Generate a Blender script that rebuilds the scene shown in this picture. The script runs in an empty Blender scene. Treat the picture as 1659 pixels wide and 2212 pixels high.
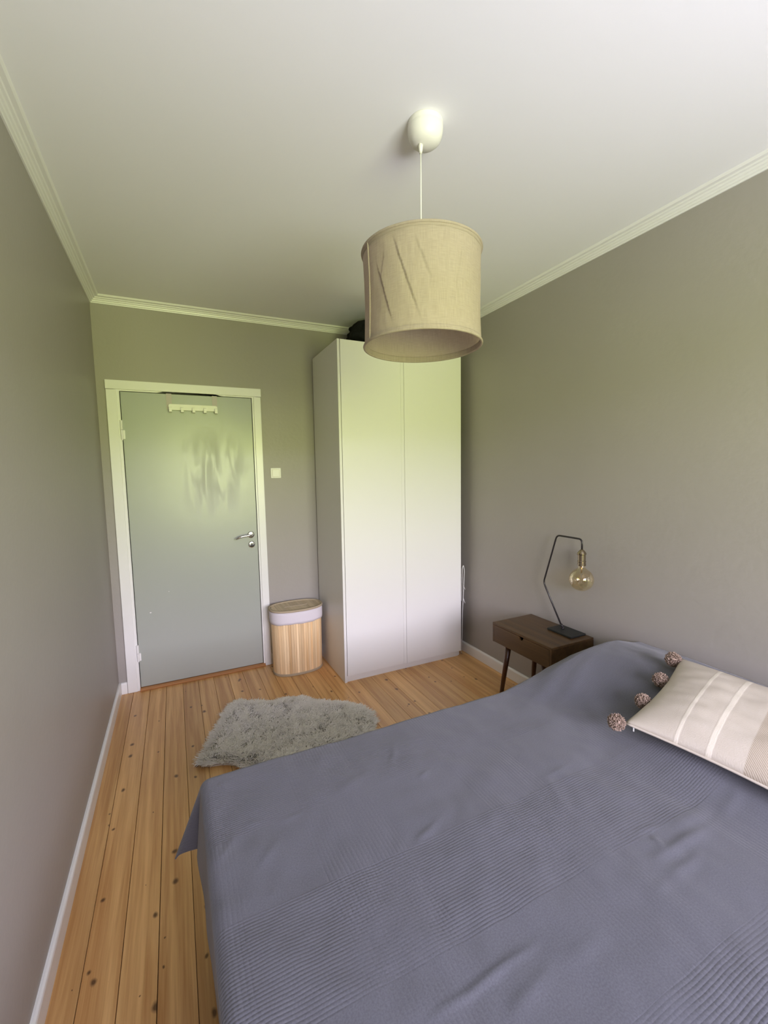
import bpy, bmesh, math, random
import numpy as np
from mathutils import Vector, Matrix, noise
random.seed(7)
SC = bpy.context.scene
COL = SC.collection
PI = math.pi

# ------------------------------------------------------------------ camera
RW, YR, ZC = 2.5217, -4.95, 2.652            # room width, rear wall, ceiling height
yaw, pitch, roll = math.radians(-25.655), math.radians(-5.08), math.radians(-1.169)
fw = Vector((-math.sin(yaw)*math.cos(pitch), math.cos(yaw)*math.cos(pitch), math.sin(pitch)))
rt = Vector((math.cos(yaw), math.sin(yaw), 0)); up = rt.cross(fw)
r2 = rt*math.cos(roll)+up*math.sin(roll); u2 = -rt*math.sin(roll)+up*math.cos(roll)
cd = bpy.data.cameras.new('camera'); cam = bpy.data.objects.new('camera', cd); COL.objects.link(cam)
cam.matrix_world = Matrix.Translation((0.4157, -3.412, 1.4854)) @ Matrix((r2, u2, -fw)).transposed().to_4x4()
cd.sensor_fit = 'HORIZONTAL'; cd.sensor_width = 36.0; cd.lens = 942.654/1659*36.0
cd.clip_start = 0.02; cd.clip_end = 200
SC.camera = cam

# ------------------------------------------------------------------ world, light, exposure
SKY_E, TREE_E, LOW_FILL_E = 18.5, 16.0, 15.5
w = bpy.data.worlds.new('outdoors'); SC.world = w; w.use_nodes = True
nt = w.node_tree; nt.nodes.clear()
def N(t, kind, **kw):
    n = t.nodes.new(kind)
    for k, v in kw.items(): setattr(n, k, v)
    return n
def L(t, a, b): t.links.new(a, b)
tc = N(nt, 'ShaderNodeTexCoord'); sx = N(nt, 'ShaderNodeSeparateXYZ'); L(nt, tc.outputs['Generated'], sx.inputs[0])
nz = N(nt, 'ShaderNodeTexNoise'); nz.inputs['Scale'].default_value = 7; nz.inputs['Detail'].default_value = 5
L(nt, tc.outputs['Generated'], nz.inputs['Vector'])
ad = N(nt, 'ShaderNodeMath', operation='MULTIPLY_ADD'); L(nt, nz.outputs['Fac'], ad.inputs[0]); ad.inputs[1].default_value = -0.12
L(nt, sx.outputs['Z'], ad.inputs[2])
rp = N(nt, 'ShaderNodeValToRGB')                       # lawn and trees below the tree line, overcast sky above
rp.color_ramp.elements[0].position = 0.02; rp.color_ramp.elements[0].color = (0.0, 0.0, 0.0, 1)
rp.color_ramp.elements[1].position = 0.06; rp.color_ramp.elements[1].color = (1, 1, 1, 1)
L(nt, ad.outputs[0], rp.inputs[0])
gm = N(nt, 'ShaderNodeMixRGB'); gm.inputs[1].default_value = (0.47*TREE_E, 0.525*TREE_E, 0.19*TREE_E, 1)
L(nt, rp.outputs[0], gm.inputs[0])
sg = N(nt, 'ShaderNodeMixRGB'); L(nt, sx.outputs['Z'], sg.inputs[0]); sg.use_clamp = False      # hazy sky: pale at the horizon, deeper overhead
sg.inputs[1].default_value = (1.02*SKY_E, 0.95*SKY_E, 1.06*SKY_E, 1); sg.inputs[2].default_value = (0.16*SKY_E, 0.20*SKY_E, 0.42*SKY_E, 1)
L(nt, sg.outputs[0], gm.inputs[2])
pr = N(nt, 'ShaderNodeValToRGB')                       # added pale glow from steeply below the window, brightens the ceiling
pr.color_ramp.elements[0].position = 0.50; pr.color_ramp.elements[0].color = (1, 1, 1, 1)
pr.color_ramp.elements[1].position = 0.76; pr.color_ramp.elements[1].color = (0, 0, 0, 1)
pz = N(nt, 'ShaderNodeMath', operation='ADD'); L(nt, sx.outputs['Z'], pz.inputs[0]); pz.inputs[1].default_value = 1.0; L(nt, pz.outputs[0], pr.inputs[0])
gp = N(nt, 'ShaderNodeMixRGB'); L(nt, pr.outputs[0], gp.inputs[0]); L(nt, gm.outputs[0], gp.inputs[1]); gp.inputs[2].default_value = (0.90*LOW_FILL_E, 0.87*LOW_FILL_E, 1.16*LOW_FILL_E, 1)
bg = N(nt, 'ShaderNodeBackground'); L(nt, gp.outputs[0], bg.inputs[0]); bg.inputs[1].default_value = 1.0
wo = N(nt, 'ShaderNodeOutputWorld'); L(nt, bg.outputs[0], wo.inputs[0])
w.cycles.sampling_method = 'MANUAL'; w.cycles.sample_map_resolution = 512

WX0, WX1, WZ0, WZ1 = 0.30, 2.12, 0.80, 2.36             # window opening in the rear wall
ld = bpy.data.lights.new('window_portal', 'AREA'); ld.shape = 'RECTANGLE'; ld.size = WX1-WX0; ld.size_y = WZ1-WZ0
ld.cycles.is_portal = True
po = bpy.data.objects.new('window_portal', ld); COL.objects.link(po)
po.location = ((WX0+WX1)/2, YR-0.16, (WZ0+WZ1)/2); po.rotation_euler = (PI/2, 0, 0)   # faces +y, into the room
SC.view_settings.view_transform = 'Standard'; SC.view_settings.look = 'None'
SC.view_settings.gamma = 1.0; SC.view_settings.use_curve_mapping = False
SC.view_settings.exposure = 1.07
SC.cycles.max_bounces = 10; SC.cycles.diffuse_bounces = 7; SC.cycles.glossy_bounces = 4
SC.cycles.transmission_bounces = 8; SC.cycles.transparent_max_bounces = 12
SC.cycles.use_denoising = True; SC.cycles.sample_clamp_indirect = 8
SC.cycles.caustics_reflective = False; SC.cycles.caustics_refractive = False

# ------------------------------------------------------------------ helpers
def tag(o, label=None, cat=None, group=None, kind=None):
    if label: o['label'] = label
    if cat: o['category'] = cat
    if group: o['group'] = group
    if kind: o['kind'] = kind
    return o
def empty(name, loc=(0, 0, 0), rz=0.0, label=None, cat=None, group=None, kind=None):
    o = bpy.data.objects.new(name, None); COL.objects.link(o)
    o.location = loc; o.rotation_euler = (0, 0, rz); o.empty_display_size = 0.1
    return tag(o, label, cat, group, kind)
def finish(name, bm, m, parent=None, smooth=False, label=None, kind=None, bevel=0, seg=2):
    bmesh.ops.recalc_face_normals(bm, faces=bm.faces)
    me = bpy.data.meshes.new(name); bm.to_mesh(me); bm.free()
    if smooth:
        for p in me.polygons: p.use_smooth = True
    o = bpy.data.objects.new(name, me); COL.objects.link(o)
    if m: me.materials.append(m)
    if parent: o.parent = parent
    if bevel:
        b = o.modifiers.new('bevel', 'BEVEL'); b.width = bevel; b.segments = seg; b.limit_method = 'ANGLE'
        b.angle_limit = math.radians(40); b.harden_normals = False
    if label: o['label'] = label
    if kind: o['kind'] = kind
    return o
def bbox(bm, x0, x1, y0, y1, z0, z1):
    v = [bm.verts.new(p) for p in ((x0,y0,z0),(x1,y0,z0),(x1,y1,z0),(x0,y1,z0),(x0,y0,z1),(x1,y0,z1),(x1,y1,z1),(x0,y1,z1))]
    for f in ((0,1,2,3),(4,5,6,7),(0,1,5,4),(1,2,6,5),(2,3,7,6),(3,0,4,7)): bm.faces.new([v[i] for i in f])
    return v
def box(name, b, m, parent=None, **kw):
    bm = bmesh.new(); bbox(bm, *b); return finish(name, bm, m, parent, **kw)
def lathe(bm, prof, seg=48, c=(0, 0, 0), close=False, jitter=None):
    rings = []
    for (r, z) in prof:
        if r < 1e-6: rings.append([bm.verts.new((c[0], c[1], c[2]+z))]); continue
        rings.append([bm.verts.new((c[0]+r*math.cos(2*PI*k/seg), c[1]+r*math.sin(2*PI*k/seg), c[2]+z)) for k in range(seg)])
    pairs = list(zip(rings, rings[1:])) + ([(rings[-1], rings[0])] if close else [])
    for a, b in pairs:
        for k in range(seg):
            k2 = (k+1) % seg
            f = [a[k % len(a)], a[k2 % len(a)], b[k2 % len(b)], b[k % len(b)]]
            f = list(dict.fromkeys(f))
            if len(f) > 2: bm.faces.new(f)
def tube(bm, pts, r, seg=10, cap=True):
    pts = [Vector(p) for p in pts]; rr = r if isinstance(r, (list, tuple)) else [r]*len(pts)
    t0 = (pts[1]-pts[0]).normalized(); n = t0.orthogonal().normalized(); rings = []
    for i, p in enumerate(pts):
        t = (pts[min(i+1, len(pts)-1)]-pts[max(i-1, 0)]).normalized()
        n = (n-t*n.dot(t)).normalized(); b = t.cross(n)
        rings.append([bm.verts.new(p+(n*math.cos(2*PI*k/seg)+b*math.sin(2*PI*k/seg))*rr[i]) for k in range(seg)])
    for a, b in zip(rings, rings[1:]):
        for k in range(seg): bm.faces.new((a[k], a[(k+1) % seg], b[(k+1) % seg], b[k]))
    if cap: bm.faces.new(rings[0]); bm.faces.new(rings[-1])
def fillet(pts, r, n=6):
    pts = [Vector(p) for p in pts]; out = [pts[0]]
    for a, b, c in zip(pts, pts[1:], pts[2:]):
        d1 = (a-b).normalized(); d2 = (c-b).normalized(); q = min(r, (a-b).length/2, (c-b).length/2)
        p0, p2 = b+d1*q, b+d2*q
        for k in range(n+1):
            t = k/n; out.append(p0*(1-t)**2+b*2*t*(1-t)+p2*t*t)
    out.append(pts[-1]); return out
def prism(bm, poly, axis, a0, a1, shear0=0.0, shear1=0.0):
    """poly: 2-D outline extruded along x or y; shear mitres the ends by the outline's first coordinate."""
    def P(u, v, a): return (a, u, v) if axis == 'x' else (u, a, v)
    A = [bm.verts.new(P(u, v, a0+s)) for (u, v), s in zip(poly, [shear0*abs(q[0]-poly[0][0]) for q in poly])]
    B = [bm.verts.new(P(u, v, a1+s)) for (u, v), s in zip(poly, [shear1*abs(q[0]-poly[0][0]) for q in poly])]
    n = len(poly)
    for i in range(n): bm.faces.new((A[i], A[(i+1) % n], B[(i+1) % n], B[i]))
    bm.faces.new(A); bm.faces.new(B)

# ------------------------------------------------------------------ materials
def mat(name, col, rough=0.6, metal=0.0, spec=0.5, bump=None, var=None, coat=0.0, **kw):
    m = bpy.data.materials.new(name); m.use_nodes = True; t = m.node_tree; b = t.nodes['Principled BSDF']
    b.inputs['Base Color'].default_value = (*col, 1); b.inputs['Roughness'].default_value = rough
    b.inputs['Metallic'].default_value = metal; b.inputs['Specular IOR Level'].default_value = spec
    b.inputs['Coat Weight'].default_value = coat
    for k, v in kw.items(): b.inputs[k.replace('_', ' ')].default_value = v
    if bump or var:
        tcn = N(t, 'ShaderNodeTexCoord')
    if bump:
        n = N(t, 'ShaderNodeTexNoise'); n.inputs['Scale'].default_value = bump[0]; n.inputs['Detail'].default_value = 5
        L(t, tcn.outputs['Object'], n.inputs['Vector'])
        bn = N(t, 'ShaderNodeBump'); bn.inputs['Strength'].default_value = bump[1]; bn.inputs['Distance'].default_value = bump[2]
        L(t, n.outputs['Fac'], bn.inputs['Height']); L(t, bn.outputs[0], b.inputs['Normal'])
    if var:
        n = N(t, 'ShaderNodeTexNoise'); n.inputs['Scale'].default_value = var[0]; n.inputs['Detail'].default_value = 4
        L(t, tcn.outputs['Object'], n.inputs['Vector'])
        mr = N(t, 'ShaderNodeMapRange'); mr.inputs[1].default_value = 0.3; mr.inputs[2].default_value = 0.7
        mr.inputs[3].default_value = 1-var[1]; mr.inputs[4].default_value = 1+var[1]; L(t, n.outputs['Fac'], mr.inputs[0])
        mx = N(t, 'ShaderNodeVectorMath', operation='SCALE'); mx.inputs[0].default_value = col; L(t, mr.outputs[0], mx.inputs['Scale'])
        L(t, mx.outputs[0], b.inputs['Base Color'])
    return m
M_wall = mat('greige_wall_paint', (0.338, 0.315, 0.288), 0.45, spec=0.35, bump=(38, 0.25, 0.004), var=(1.4, 0.025))
M_ceil = mat('white_ceiling_paint', (0.86, 0.86, 0.87), 0.7, spec=0.3, bump=(30, 0.12, 0.003))
M_trim = mat('white_gloss_trim', (0.78, 0.775, 0.76), 0.32, bump=(25, 0.1, 0.002))
M_casing = mat('white_casing_paint', (0.78, 0.78, 0.76), 0.3, bump=(22, 0.12, 0.003))
M_black = mat('dark_gap', (0.01, 0.009, 0.008), 0.9)
M_steel = mat('polished_steel', (0.72, 0.71, 0.72), 0.14, metal=1.0)
M_white_pl = mat('white_plastic', (0.80, 0.80, 0.74), 0.35)
M_ward = mat('white_wardrobe_foil', (0.74, 0.735, 0.71), 0.38, spec=0.45, bump=(160, 0.06, 0.001))
M_blackmetal = mat('black_powder_coat', (0.016, 0.013, 0.014), 0.35, spec=0.5)
M_blackbase = mat('black_cast_base', (0.012, 0.014, 0.012), 0.5)
M_socket = mat('aged_brass_nickel', (0.34, 0.28, 0.20), 0.22, metal=1.0)
M_bag = mat('black_fabric_bag', (0.006, 0.006, 0.006), 0.85, spec=0.2, bump=(60, 0.4, 0.004))
M_cable = mat('white_cable', (0.62, 0.62, 0.6), 0.5)
M_pom = mat('taupe_yarn', (0.30, 0.225, 0.18), 0.95, spec=0.1, var=(90, 0.3))
M_mattress = mat('mattress_ticking', (0.5, 0.5, 0.5), 0.9)
M_bedbase = mat('dark_bed_base_fabric', (0.05, 0.045, 0.045), 0.9, spec=0.2, bump=(300, 0.3, 0.002))
M_beigebind = mat('beige_binding', (0.40, 0.33, 0.23), 0.8, spec=0.2, bump=(400, 0.3, 0.001))
M_band = mat('white_cotton_band', (0.66, 0.62, 0.66), 0.9, spec=0.2, bump=(500, 0.3, 0.001))

def wood(name, c0, c1, knots=0.0, axis='y', rough=0.35, rndv=0.12, stretch=14.0, fine=1.0, coat=0.0):
    """pine-like board material; hue and figure shift with each object's random number."""
    m = bpy.data.materials.new(name); m.use_nodes = True; t = m.node_tree; b = t.nodes['Principled BSDF']
    tcn = N(t, 'ShaderNodeTexCoord'); oi = N(t, 'ShaderNodeObjectInfo')
    off = N(t, 'ShaderNodeVectorMath', operation='SCALE'); off.inputs[0].default_value = (7.3, 11.1, 5.7); L(t, oi.outputs['Random'], off.inputs['Scale'])
    ad = N(t, 'ShaderNodeVectorMath', operation='ADD'); L(t, tcn.outputs['Object'], ad.inputs[0]); L(t, off.outputs[0], ad.inputs[1])
    mp = N(t, 'ShaderNodeMapping'); s = [stretch*2.2*fine]*3; s['xyz'.index(axis)] = 0.9*fine; mp.inputs['Scale'].default_value = s
    L(t, ad.outputs[0], mp.inputs[0])
    n1 = N(t, 'ShaderNodeTexNoise'); n1.inputs['Scale'].default_value = 1.0; n1.inputs['Detail'].default_value = 6; n1.inputs['Distortion'].default_value = 0.6
    L(t, mp.outputs[0], n1.inputs['Vector'])
    mp2 = N(t, 'ShaderNodeMapping'); s2 = [stretch*14*fine]*3; s2['xyz'.index(axis)] = 5*fine; mp2.inputs['Scale'].default_value = s2
    L(t, ad.outputs[0], mp2.inputs[0])
    n2 = N(t, 'ShaderNodeTexNoise'); n2.inputs['Scale'].default_value = 1.0; n2.inputs['Detail'].default_value = 3; L(t, mp2.outputs[0], n2.inputs['Vector'])
    mxf = N(t, 'ShaderNodeMath', operation='MULTIPLY_ADD'); L(t, n2.outputs['Fac'], mxf.inputs[0]); mxf.inputs[1].default_value = 0.35; L(t, n1.outputs['Fac'], mxf.inputs[2])
    cr = N(t, 'ShaderNodeValToRGB'); cr.color_ramp.elements[0].position = 0.48; cr.color_ramp.elements[0].color = (*c0, 1)
    cr.color_ramp.elements[1].position = 0.85; cr.color_ramp.elements[1].color = (*c1, 1); L(t, mxf.outputs[0], cr.inputs[0])
    hs = N(t, 'ShaderNodeHueSaturation'); L(t, cr.outputs[0], hs.inputs['Color'])
    mr = N(t, 'ShaderNodeMapRange'); mr.inputs[3].default_value = 1-rndv; mr.inputs[4].default_value = 1+rndv; L(t, oi.outputs['Random'], mr.inputs[0]); L(t, mr.outputs[0], hs.inputs['Value'])
    out = hs.outputs[0]
    if knots:
        mp3 = N(t, 'ShaderNodeMapping'); s3 = [9.0]*3; s3['xyz'.index(axis)] = 6.5; mp3.inputs['Scale'].default_value = s3; L(t, ad.outputs[0], mp3.inputs[0])
        n3 = N(t, 'ShaderNodeTexNoise'); n3.inputs['Scale'].default_value = 3; L(t, mp3.outputs[0], n3.inputs['Vector'])
        wv = N(t, 'ShaderNodeMixRGB', blend_type='ADD'); wv.inputs[0].default_value = 0.12; L(t, mp3.outputs[0], wv.inputs[1]); L(t, n3.outputs['Color'], wv.inputs[2])
        vo = N(t, 'ShaderNodeTexVoronoi'); vo.voronoi_dimensions = '2D'; vo.inputs['Scale'].default_value = 1.0; vo.inputs['Randomness'].default_value = 1.0
        L(t, wv.outputs[0], vo.inputs['Vector'])
        sep = N(t, 'ShaderNodeSeparateColor'); L(t, vo.outputs['Color'], sep.inputs[0])
        kr = N(t, 'ShaderNodeMapRange'); kr.inputs[1].default_value = 0.50; kr.inputs[2].default_value = 1; kr.inputs[3].default_value = 0.004; kr.inputs[4].default_value = 0.085; L(t, sep.outputs[0], kr.inputs[0])
        dv = N(t, 'ShaderNodeMath', operation='DIVIDE'); L(t, vo.outputs['Distance'], dv.inputs[0]); L(t, kr.outputs[0], dv.inputs[1])
        ks = N(t, 'ShaderNodeMapRange'); ks.inputs[1].default_value = 0.55; ks.inputs[2].default_value = 1.5; ks.inputs[3].default_value = 1; ks.inputs[4].default_value = 0; L(t, dv.outputs[0], ks.inputs[0])
        mk = N(t, 'ShaderNodeMath', operation='MULTIPLY'); L(t, ks.outputs[0], mk.inputs[0]); mk.inputs[1].default_value = knots
        km = N(t, 'ShaderNodeMixRGB'); L(t, mk.outputs[0], km.inputs[0]); L(t, out, km.inputs[1]); km.inputs[2].default_value = (0.085, 0.034, 0.012, 1)
        out = km.outputs[0]
    L(t, out, b.inputs['Base Color'])
    b.inputs['Roughness'].default_value = rough; b.inputs['Coat Weight'].default_value = coat; b.inputs['Coat Roughness'].default_value = 0.2
    bn = N(t, 'ShaderNodeBump'); bn.inputs['Strength'].default_value = 0.15; bn.inputs['Distance'].default_value = 0.002
    L(t, n2.outputs['Fac'], bn.inputs['Height']); L(t, bn.outputs[0], b.inputs['Normal'])
    return m
M_pine = wood('varnished_pine_board', (0.455, 0.225, 0.075), (0.70, 0.425, 0.175), knots=0.9, axis='y', rough=0.34, rndv=0.13)
M_thresh = wood('threshold_wood', (0.26, 0.11, 0.035), (0.40, 0.19, 0.07), axis='x', rough=0.35)
M_walnut = wood('walnut_stained_wood', (0.048, 0.025, 0.009), (0.098, 0.053, 0.019), axis='y', rough=0.34, rndv=0.05)
M_walnut_z = wood('walnut_stained_leg', (0.040, 0.012, 0.006), (0.085, 0.030, 0.013), axis='z', rough=0.34, rndv=0.05)
M_bamboo = wood('bamboo_slat', (0.66, 0.43, 0.21), (0.86, 0.66, 0.40), axis='z', rough=0.5, rndv=0.16, stretch=10)
M_bamboo_y = wood('bamboo_lid_slat', (0.48, 0.38, 0.24), (0.60, 0.50, 0.34), axis='y', rough=0.5, rndv=0.10, stretch=10)

# ------------------------------------------------------------------ room shell
T = 0.14
DX0, DX1, DZ1 = 0.100, 1.000, 2.095                      # hole for the door in the back wall
fl = box('floor', (-T, RW+T, YR-T, T, -0.12, -0.022), mat('sub_floor', (0.05, 0.03, 0.02), 0.9), kind='structure')
seam = 0.085; edges = [0.0, seam]
k = 1
while seam+0.1037*k < RW: edges.append(seam+0.1037*k+random.uniform(-0.002, 0.002)); k += 1
edges.append(RW)
for a, b in zip(edges, edges[1:]):
    if b-a < 0.012: continue
    gp_ = 0.0011 if abs(a-0.293) < 0.02 or abs(b-0.293) < 0.02 else random.choice((0.0004, 0.0007, 0.0009))
    box('floor_plank', (a+gp_, b-gp_, YR, 0.0, -0.022, random.uniform(-0.0012, 0.0)), M_pine, fl, bevel=0.0011, seg=1)
box('ceiling', (-T, RW+T, YR-T, T, ZC, ZC+0.1), M_ceil, kind='structure')
box('wall_left', (-T, 0, YR-T, T, -0.02, ZC), M_wall, kind='structure')
box('wall_right', (RW, RW+T, YR-T, T, -0.02, ZC), M_wall, kind='structure')
bm = bmesh.new()
bbox(bm, 0, DX0, 0, T, -0.02, ZC); bbox(bm, DX1, RW, 0, T, -0.02, ZC); bbox(bm, DX0, DX1, 0, T, DZ1, ZC)
finish('wall_back', bm, M_wall, kind='structure')
box('wall_hallway', (-T, RW+T, 0.30, 0.36, -0.1, ZC), M_black, kind='structure')  # light-stopping backing; the unlit hall's darkness is put into its black colour
bm = bmesh.new()                                         # closes the dark hallway behind the door
bbox(bm, 0.0, 0.05, T, 0.30, -0.02, 2.3); bbox(bm, 1.05, 1.10, T, 0.30, -0.02, 2.3); bbox(bm, 0.0, 1.10, T, 0.30, 2.2, 2.3); bbox(bm, 0, 1.1, T, 0.30, -0.08, -0.02)
finish('wall_hallway_side', bm, M_black, kind='structure')
bm = bmesh.new()
bbox(bm, 0, WX0, YR-T, YR, -0.02, ZC); bbox(bm, WX1, RW, YR-T, YR, -0.02, ZC)
bbox(bm, WX0, WX1, YR-T, YR, -0.02, WZ0); bbox(bm, WX0, WX1, YR-T, YR, WZ1, ZC)
finish('wall_rear', bm, M_wall, kind='structure')

# window (behind the camera, the room's light)
win = empty('window_1', (0, 0, 0), kind='structure')
yf = YR-0.10
bm = bmesh.new(); fwid = 0.05
bbox(bm, WX0, WX0+fwid, yf-0.03, yf+0.03, WZ0, WZ1); bbox(bm, WX1-fwid, WX1, yf-0.03, yf+0.03, WZ0, WZ1)
bbox(bm, WX0+fwid, WX1-fwid, yf-0.03, yf+0.03, WZ0, WZ0+fwid); bbox(bm, WX0+fwid, WX1-fwid, yf-0.03, yf+0.03, WZ1-fwid, WZ1)
finish('window_frame', bm, M_trim, win, bevel=0.003)
xm = (WX0+WX1)/2
box('mullion', (xm-0.04, xm+0.04, yf-0.03, yf+0.03, WZ0+fwid, WZ1-fwid), M_trim, win, bevel=0.003)
mg = bpy.data.materials.new('window_glass'); mg.use_nodes = True; t = mg.node_tree; t.nodes.clear()
tr = N(t, 'ShaderNodeBsdfTransparent'); gl = N(t, 'ShaderNodeBsdfGlossy'); gl.inputs['Roughness'].default_value = 0.02
fr = N(t, 'ShaderNodeFresnel'); fr.inputs[0].default_value = 1.35; mx = N(t, 'ShaderNodeMixShader')
L(t, fr.outputs[0], mx.inputs[0]); L(t, tr.outputs[0], mx.inputs[1]); L(t, gl.outputs[0], mx.inputs[2])
L(t, mx.outputs[0], N(t, 'ShaderNodeOutputMaterial').inputs[0])
for a, b in ((WX0+fwid, xm-0.04), (xm+0.04, WX1-fwid)):
    bm = bmesh.new(); vs = [bm.verts.new(q) for q in ((a, yf, WZ0+fwid), (b, yf, WZ0+fwid), (b, yf, WZ1-fwid), (a, yf, WZ1-fwid))]; bm.faces.new(vs)
    finish('pane', bm, mg, win)
box('window_sill', (WX0-0.05, WX1+0.05, YR-0.10, YR+0.07, WZ0-0.03, WZ0), M_trim, win, bevel=0.004)

# unseen slab added outside above the window to block steep sky light
box('sky_block_slab', (-0.6, RW+0.6, YR-T-1.25, YR-T, ZC+0.02, ZC+0.18), mat('concrete', (0.4, 0.4, 0.38), 0.9), kind='structure')

# baseboards
def bb_prof(s, x0, h=0.080, d=0.014):
    return [(x0, 0), (x0+s*d, 0), (x0+s*d, h-0.012), (x0+s*(d-0.002), h-0.005), (x0+s*(d-0.007), h), (x0, h)]
bm = bmesh.new(); prism(bm, bb_prof(1, 0.0), 'y', YR, 0.0, 0, 0); finish('baseboard_left', bm, M_trim, kind='structure')
bm = bmesh.new(); prism(bm, bb_prof(-1, RW), 'y', YR, 0.0, 0, 0); finish('baseboard_right', bm, M_trim, kind='structure')
bm = bmesh.new(); prism(bm, bb_prof(-1, 0.0), 'x', 0.0145, 0.050); prism(bm, bb_prof(-1, 0.0), 'x', 1.042, RW-0.0145)
finish('baseboard_back', bm, M_trim, kind='structure')
bm = bmesh.new(); prism(bm, bb_prof(1, YR), 'x', 0.0145, RW-0.0145); finish('baseboard_rear', bm, M_trim, kind='structure')
# stepped cornice: outline in (out from wall, z)
cp = [(0, 0), (0.006, 0), (0.008, 0.006), (0.014, 0.008), (0.016, 0.015), (0.022, 0.017), (0.025, 0.024), (0.033, 0.026), (0.036, 0.032), (0.050, 0.034), (0.054, 0.040), (0.056, 0.044), (0, 0.044)]
def cornice(name, axis, base, s, a0, a1):
    bm = bmesh.new(); poly = [(base+s*u, ZC-0.044+v) for u, v in cp]
    prism(bm, poly, axis, a0, a1, 1.0, -1.0); finish(name, bm, M_trim, kind='structure')
cornice('trim_1', 'y', 0.0, 1, YR, 0.0); cornice('trim_2', 'x', 0.0, -1, 0.0, RW)
cornice('trim_3', 'y', RW, -1, YR, 0.0); cornice('trim_4', 'x', YR, 1, 0.0, RW)

# ------------------------------------------------------------------ door
LX0, LX1, LZ0, LZ1 = 0.132, 0.973, 0.022, 2.060
door = empty('door_1', (0, 0, 0), kind='structure')
CY = -0.018
box('side_casing', (0.052, 0.112, CY, 0.0, 0.0, 2.070), M_casing, door, bevel=0.003)
box('side_casing', (0.988, 1.040, CY, 0.0, 0.0, 2.070), M_casing, door, bevel=0.003)
box('head_casing', (0.050, 1.044, CY-0.001, 0.0, 2.072, 2.131), M_casing, door, bevel=0.003)
bm = bmesh.new()                                         # jambs and head, with the notch cut for the rack's straps
bbox(bm, DX0, LX0-0.004, -0.010, 0.10, 0.0, DZ1); bbox(bm, LX1+0.004, DX1, -0.010, 0.10, 0.0, DZ1)
nx0, nx1 = 0.350, 0.765
hp = [(LX0-0.004, LZ1+0.003), (nx0, LZ1+0.003), (nx0+0.035, LZ1+0.012), (nx1-0.035, LZ1+0.012), (nx1, LZ1+0.003), (LX1+0.004, LZ1+0.003), (LX1+0.004, DZ1), (LX0-0.004, DZ1)]
A = [bm.verts.new((x, -0.010, z)) for x, z in hp]; B = [bm.verts.new((x, 0.10, z)) for x, z in hp]
for i in range(8): bm.faces.new((A[i], A[(i+1) % 8], B[(i+1) % 8], B[i]))
bm.faces.new(A); bm.faces.new(B)
bmesh.ops.triangulate(bm, faces=[f for f in bm.faces if len(f.verts) > 4])
finish('door_frame', bm, M_casing, door)
# leaf paint: grey-green gloss with a faint streaky patch, paler and rougher
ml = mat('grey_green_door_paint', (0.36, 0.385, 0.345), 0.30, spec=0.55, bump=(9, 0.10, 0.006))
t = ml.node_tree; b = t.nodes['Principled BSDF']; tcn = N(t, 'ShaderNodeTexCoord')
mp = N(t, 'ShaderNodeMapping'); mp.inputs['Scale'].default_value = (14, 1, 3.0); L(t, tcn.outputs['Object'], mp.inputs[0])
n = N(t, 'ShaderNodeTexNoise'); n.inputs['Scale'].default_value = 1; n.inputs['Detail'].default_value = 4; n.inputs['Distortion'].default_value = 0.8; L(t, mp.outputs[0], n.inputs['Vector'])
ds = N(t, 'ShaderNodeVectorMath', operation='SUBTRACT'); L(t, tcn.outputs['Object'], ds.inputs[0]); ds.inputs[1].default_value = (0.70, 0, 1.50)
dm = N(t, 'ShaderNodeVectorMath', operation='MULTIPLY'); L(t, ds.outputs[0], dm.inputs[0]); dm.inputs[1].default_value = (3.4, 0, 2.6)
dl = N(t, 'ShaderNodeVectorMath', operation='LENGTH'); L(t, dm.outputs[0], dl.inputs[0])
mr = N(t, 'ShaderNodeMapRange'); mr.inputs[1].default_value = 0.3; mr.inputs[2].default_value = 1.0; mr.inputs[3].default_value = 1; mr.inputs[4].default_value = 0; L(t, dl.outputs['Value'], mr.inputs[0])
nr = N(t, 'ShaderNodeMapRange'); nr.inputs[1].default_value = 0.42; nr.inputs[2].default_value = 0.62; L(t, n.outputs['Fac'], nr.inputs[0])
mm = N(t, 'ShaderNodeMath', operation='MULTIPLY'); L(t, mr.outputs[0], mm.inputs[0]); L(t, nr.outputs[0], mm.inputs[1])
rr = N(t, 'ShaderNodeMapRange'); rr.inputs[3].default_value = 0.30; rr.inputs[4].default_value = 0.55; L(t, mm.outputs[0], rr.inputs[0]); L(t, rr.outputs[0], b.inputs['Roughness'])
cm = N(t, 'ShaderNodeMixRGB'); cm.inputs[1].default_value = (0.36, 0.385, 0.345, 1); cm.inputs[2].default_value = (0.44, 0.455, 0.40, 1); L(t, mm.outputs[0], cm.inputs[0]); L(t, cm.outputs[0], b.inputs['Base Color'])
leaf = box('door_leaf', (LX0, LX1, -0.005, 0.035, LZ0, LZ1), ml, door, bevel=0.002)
for (x, z, r) in ((0.222, 0.545, 0.0042), (0.345, 0.68, 0.0022)):   # chips in the paint
    bm = bmesh.new(); lathe(bm, [(0, 0.0006), (r, 0.0004), (r, 0)], 10)
    bmesh.ops.rotate(bm, verts=bm.verts, matrix=Matrix.Rotation(PI/2, 3, 'X')); bmesh.ops.scale(bm, verts=bm.verts, vec=(1.4, 1, 0.9)); bmesh.ops.translate(bm, verts=bm.verts, vec=(x, -0.005, z))
    finish('paint_chip', bm, M_casing, leaf)
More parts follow.
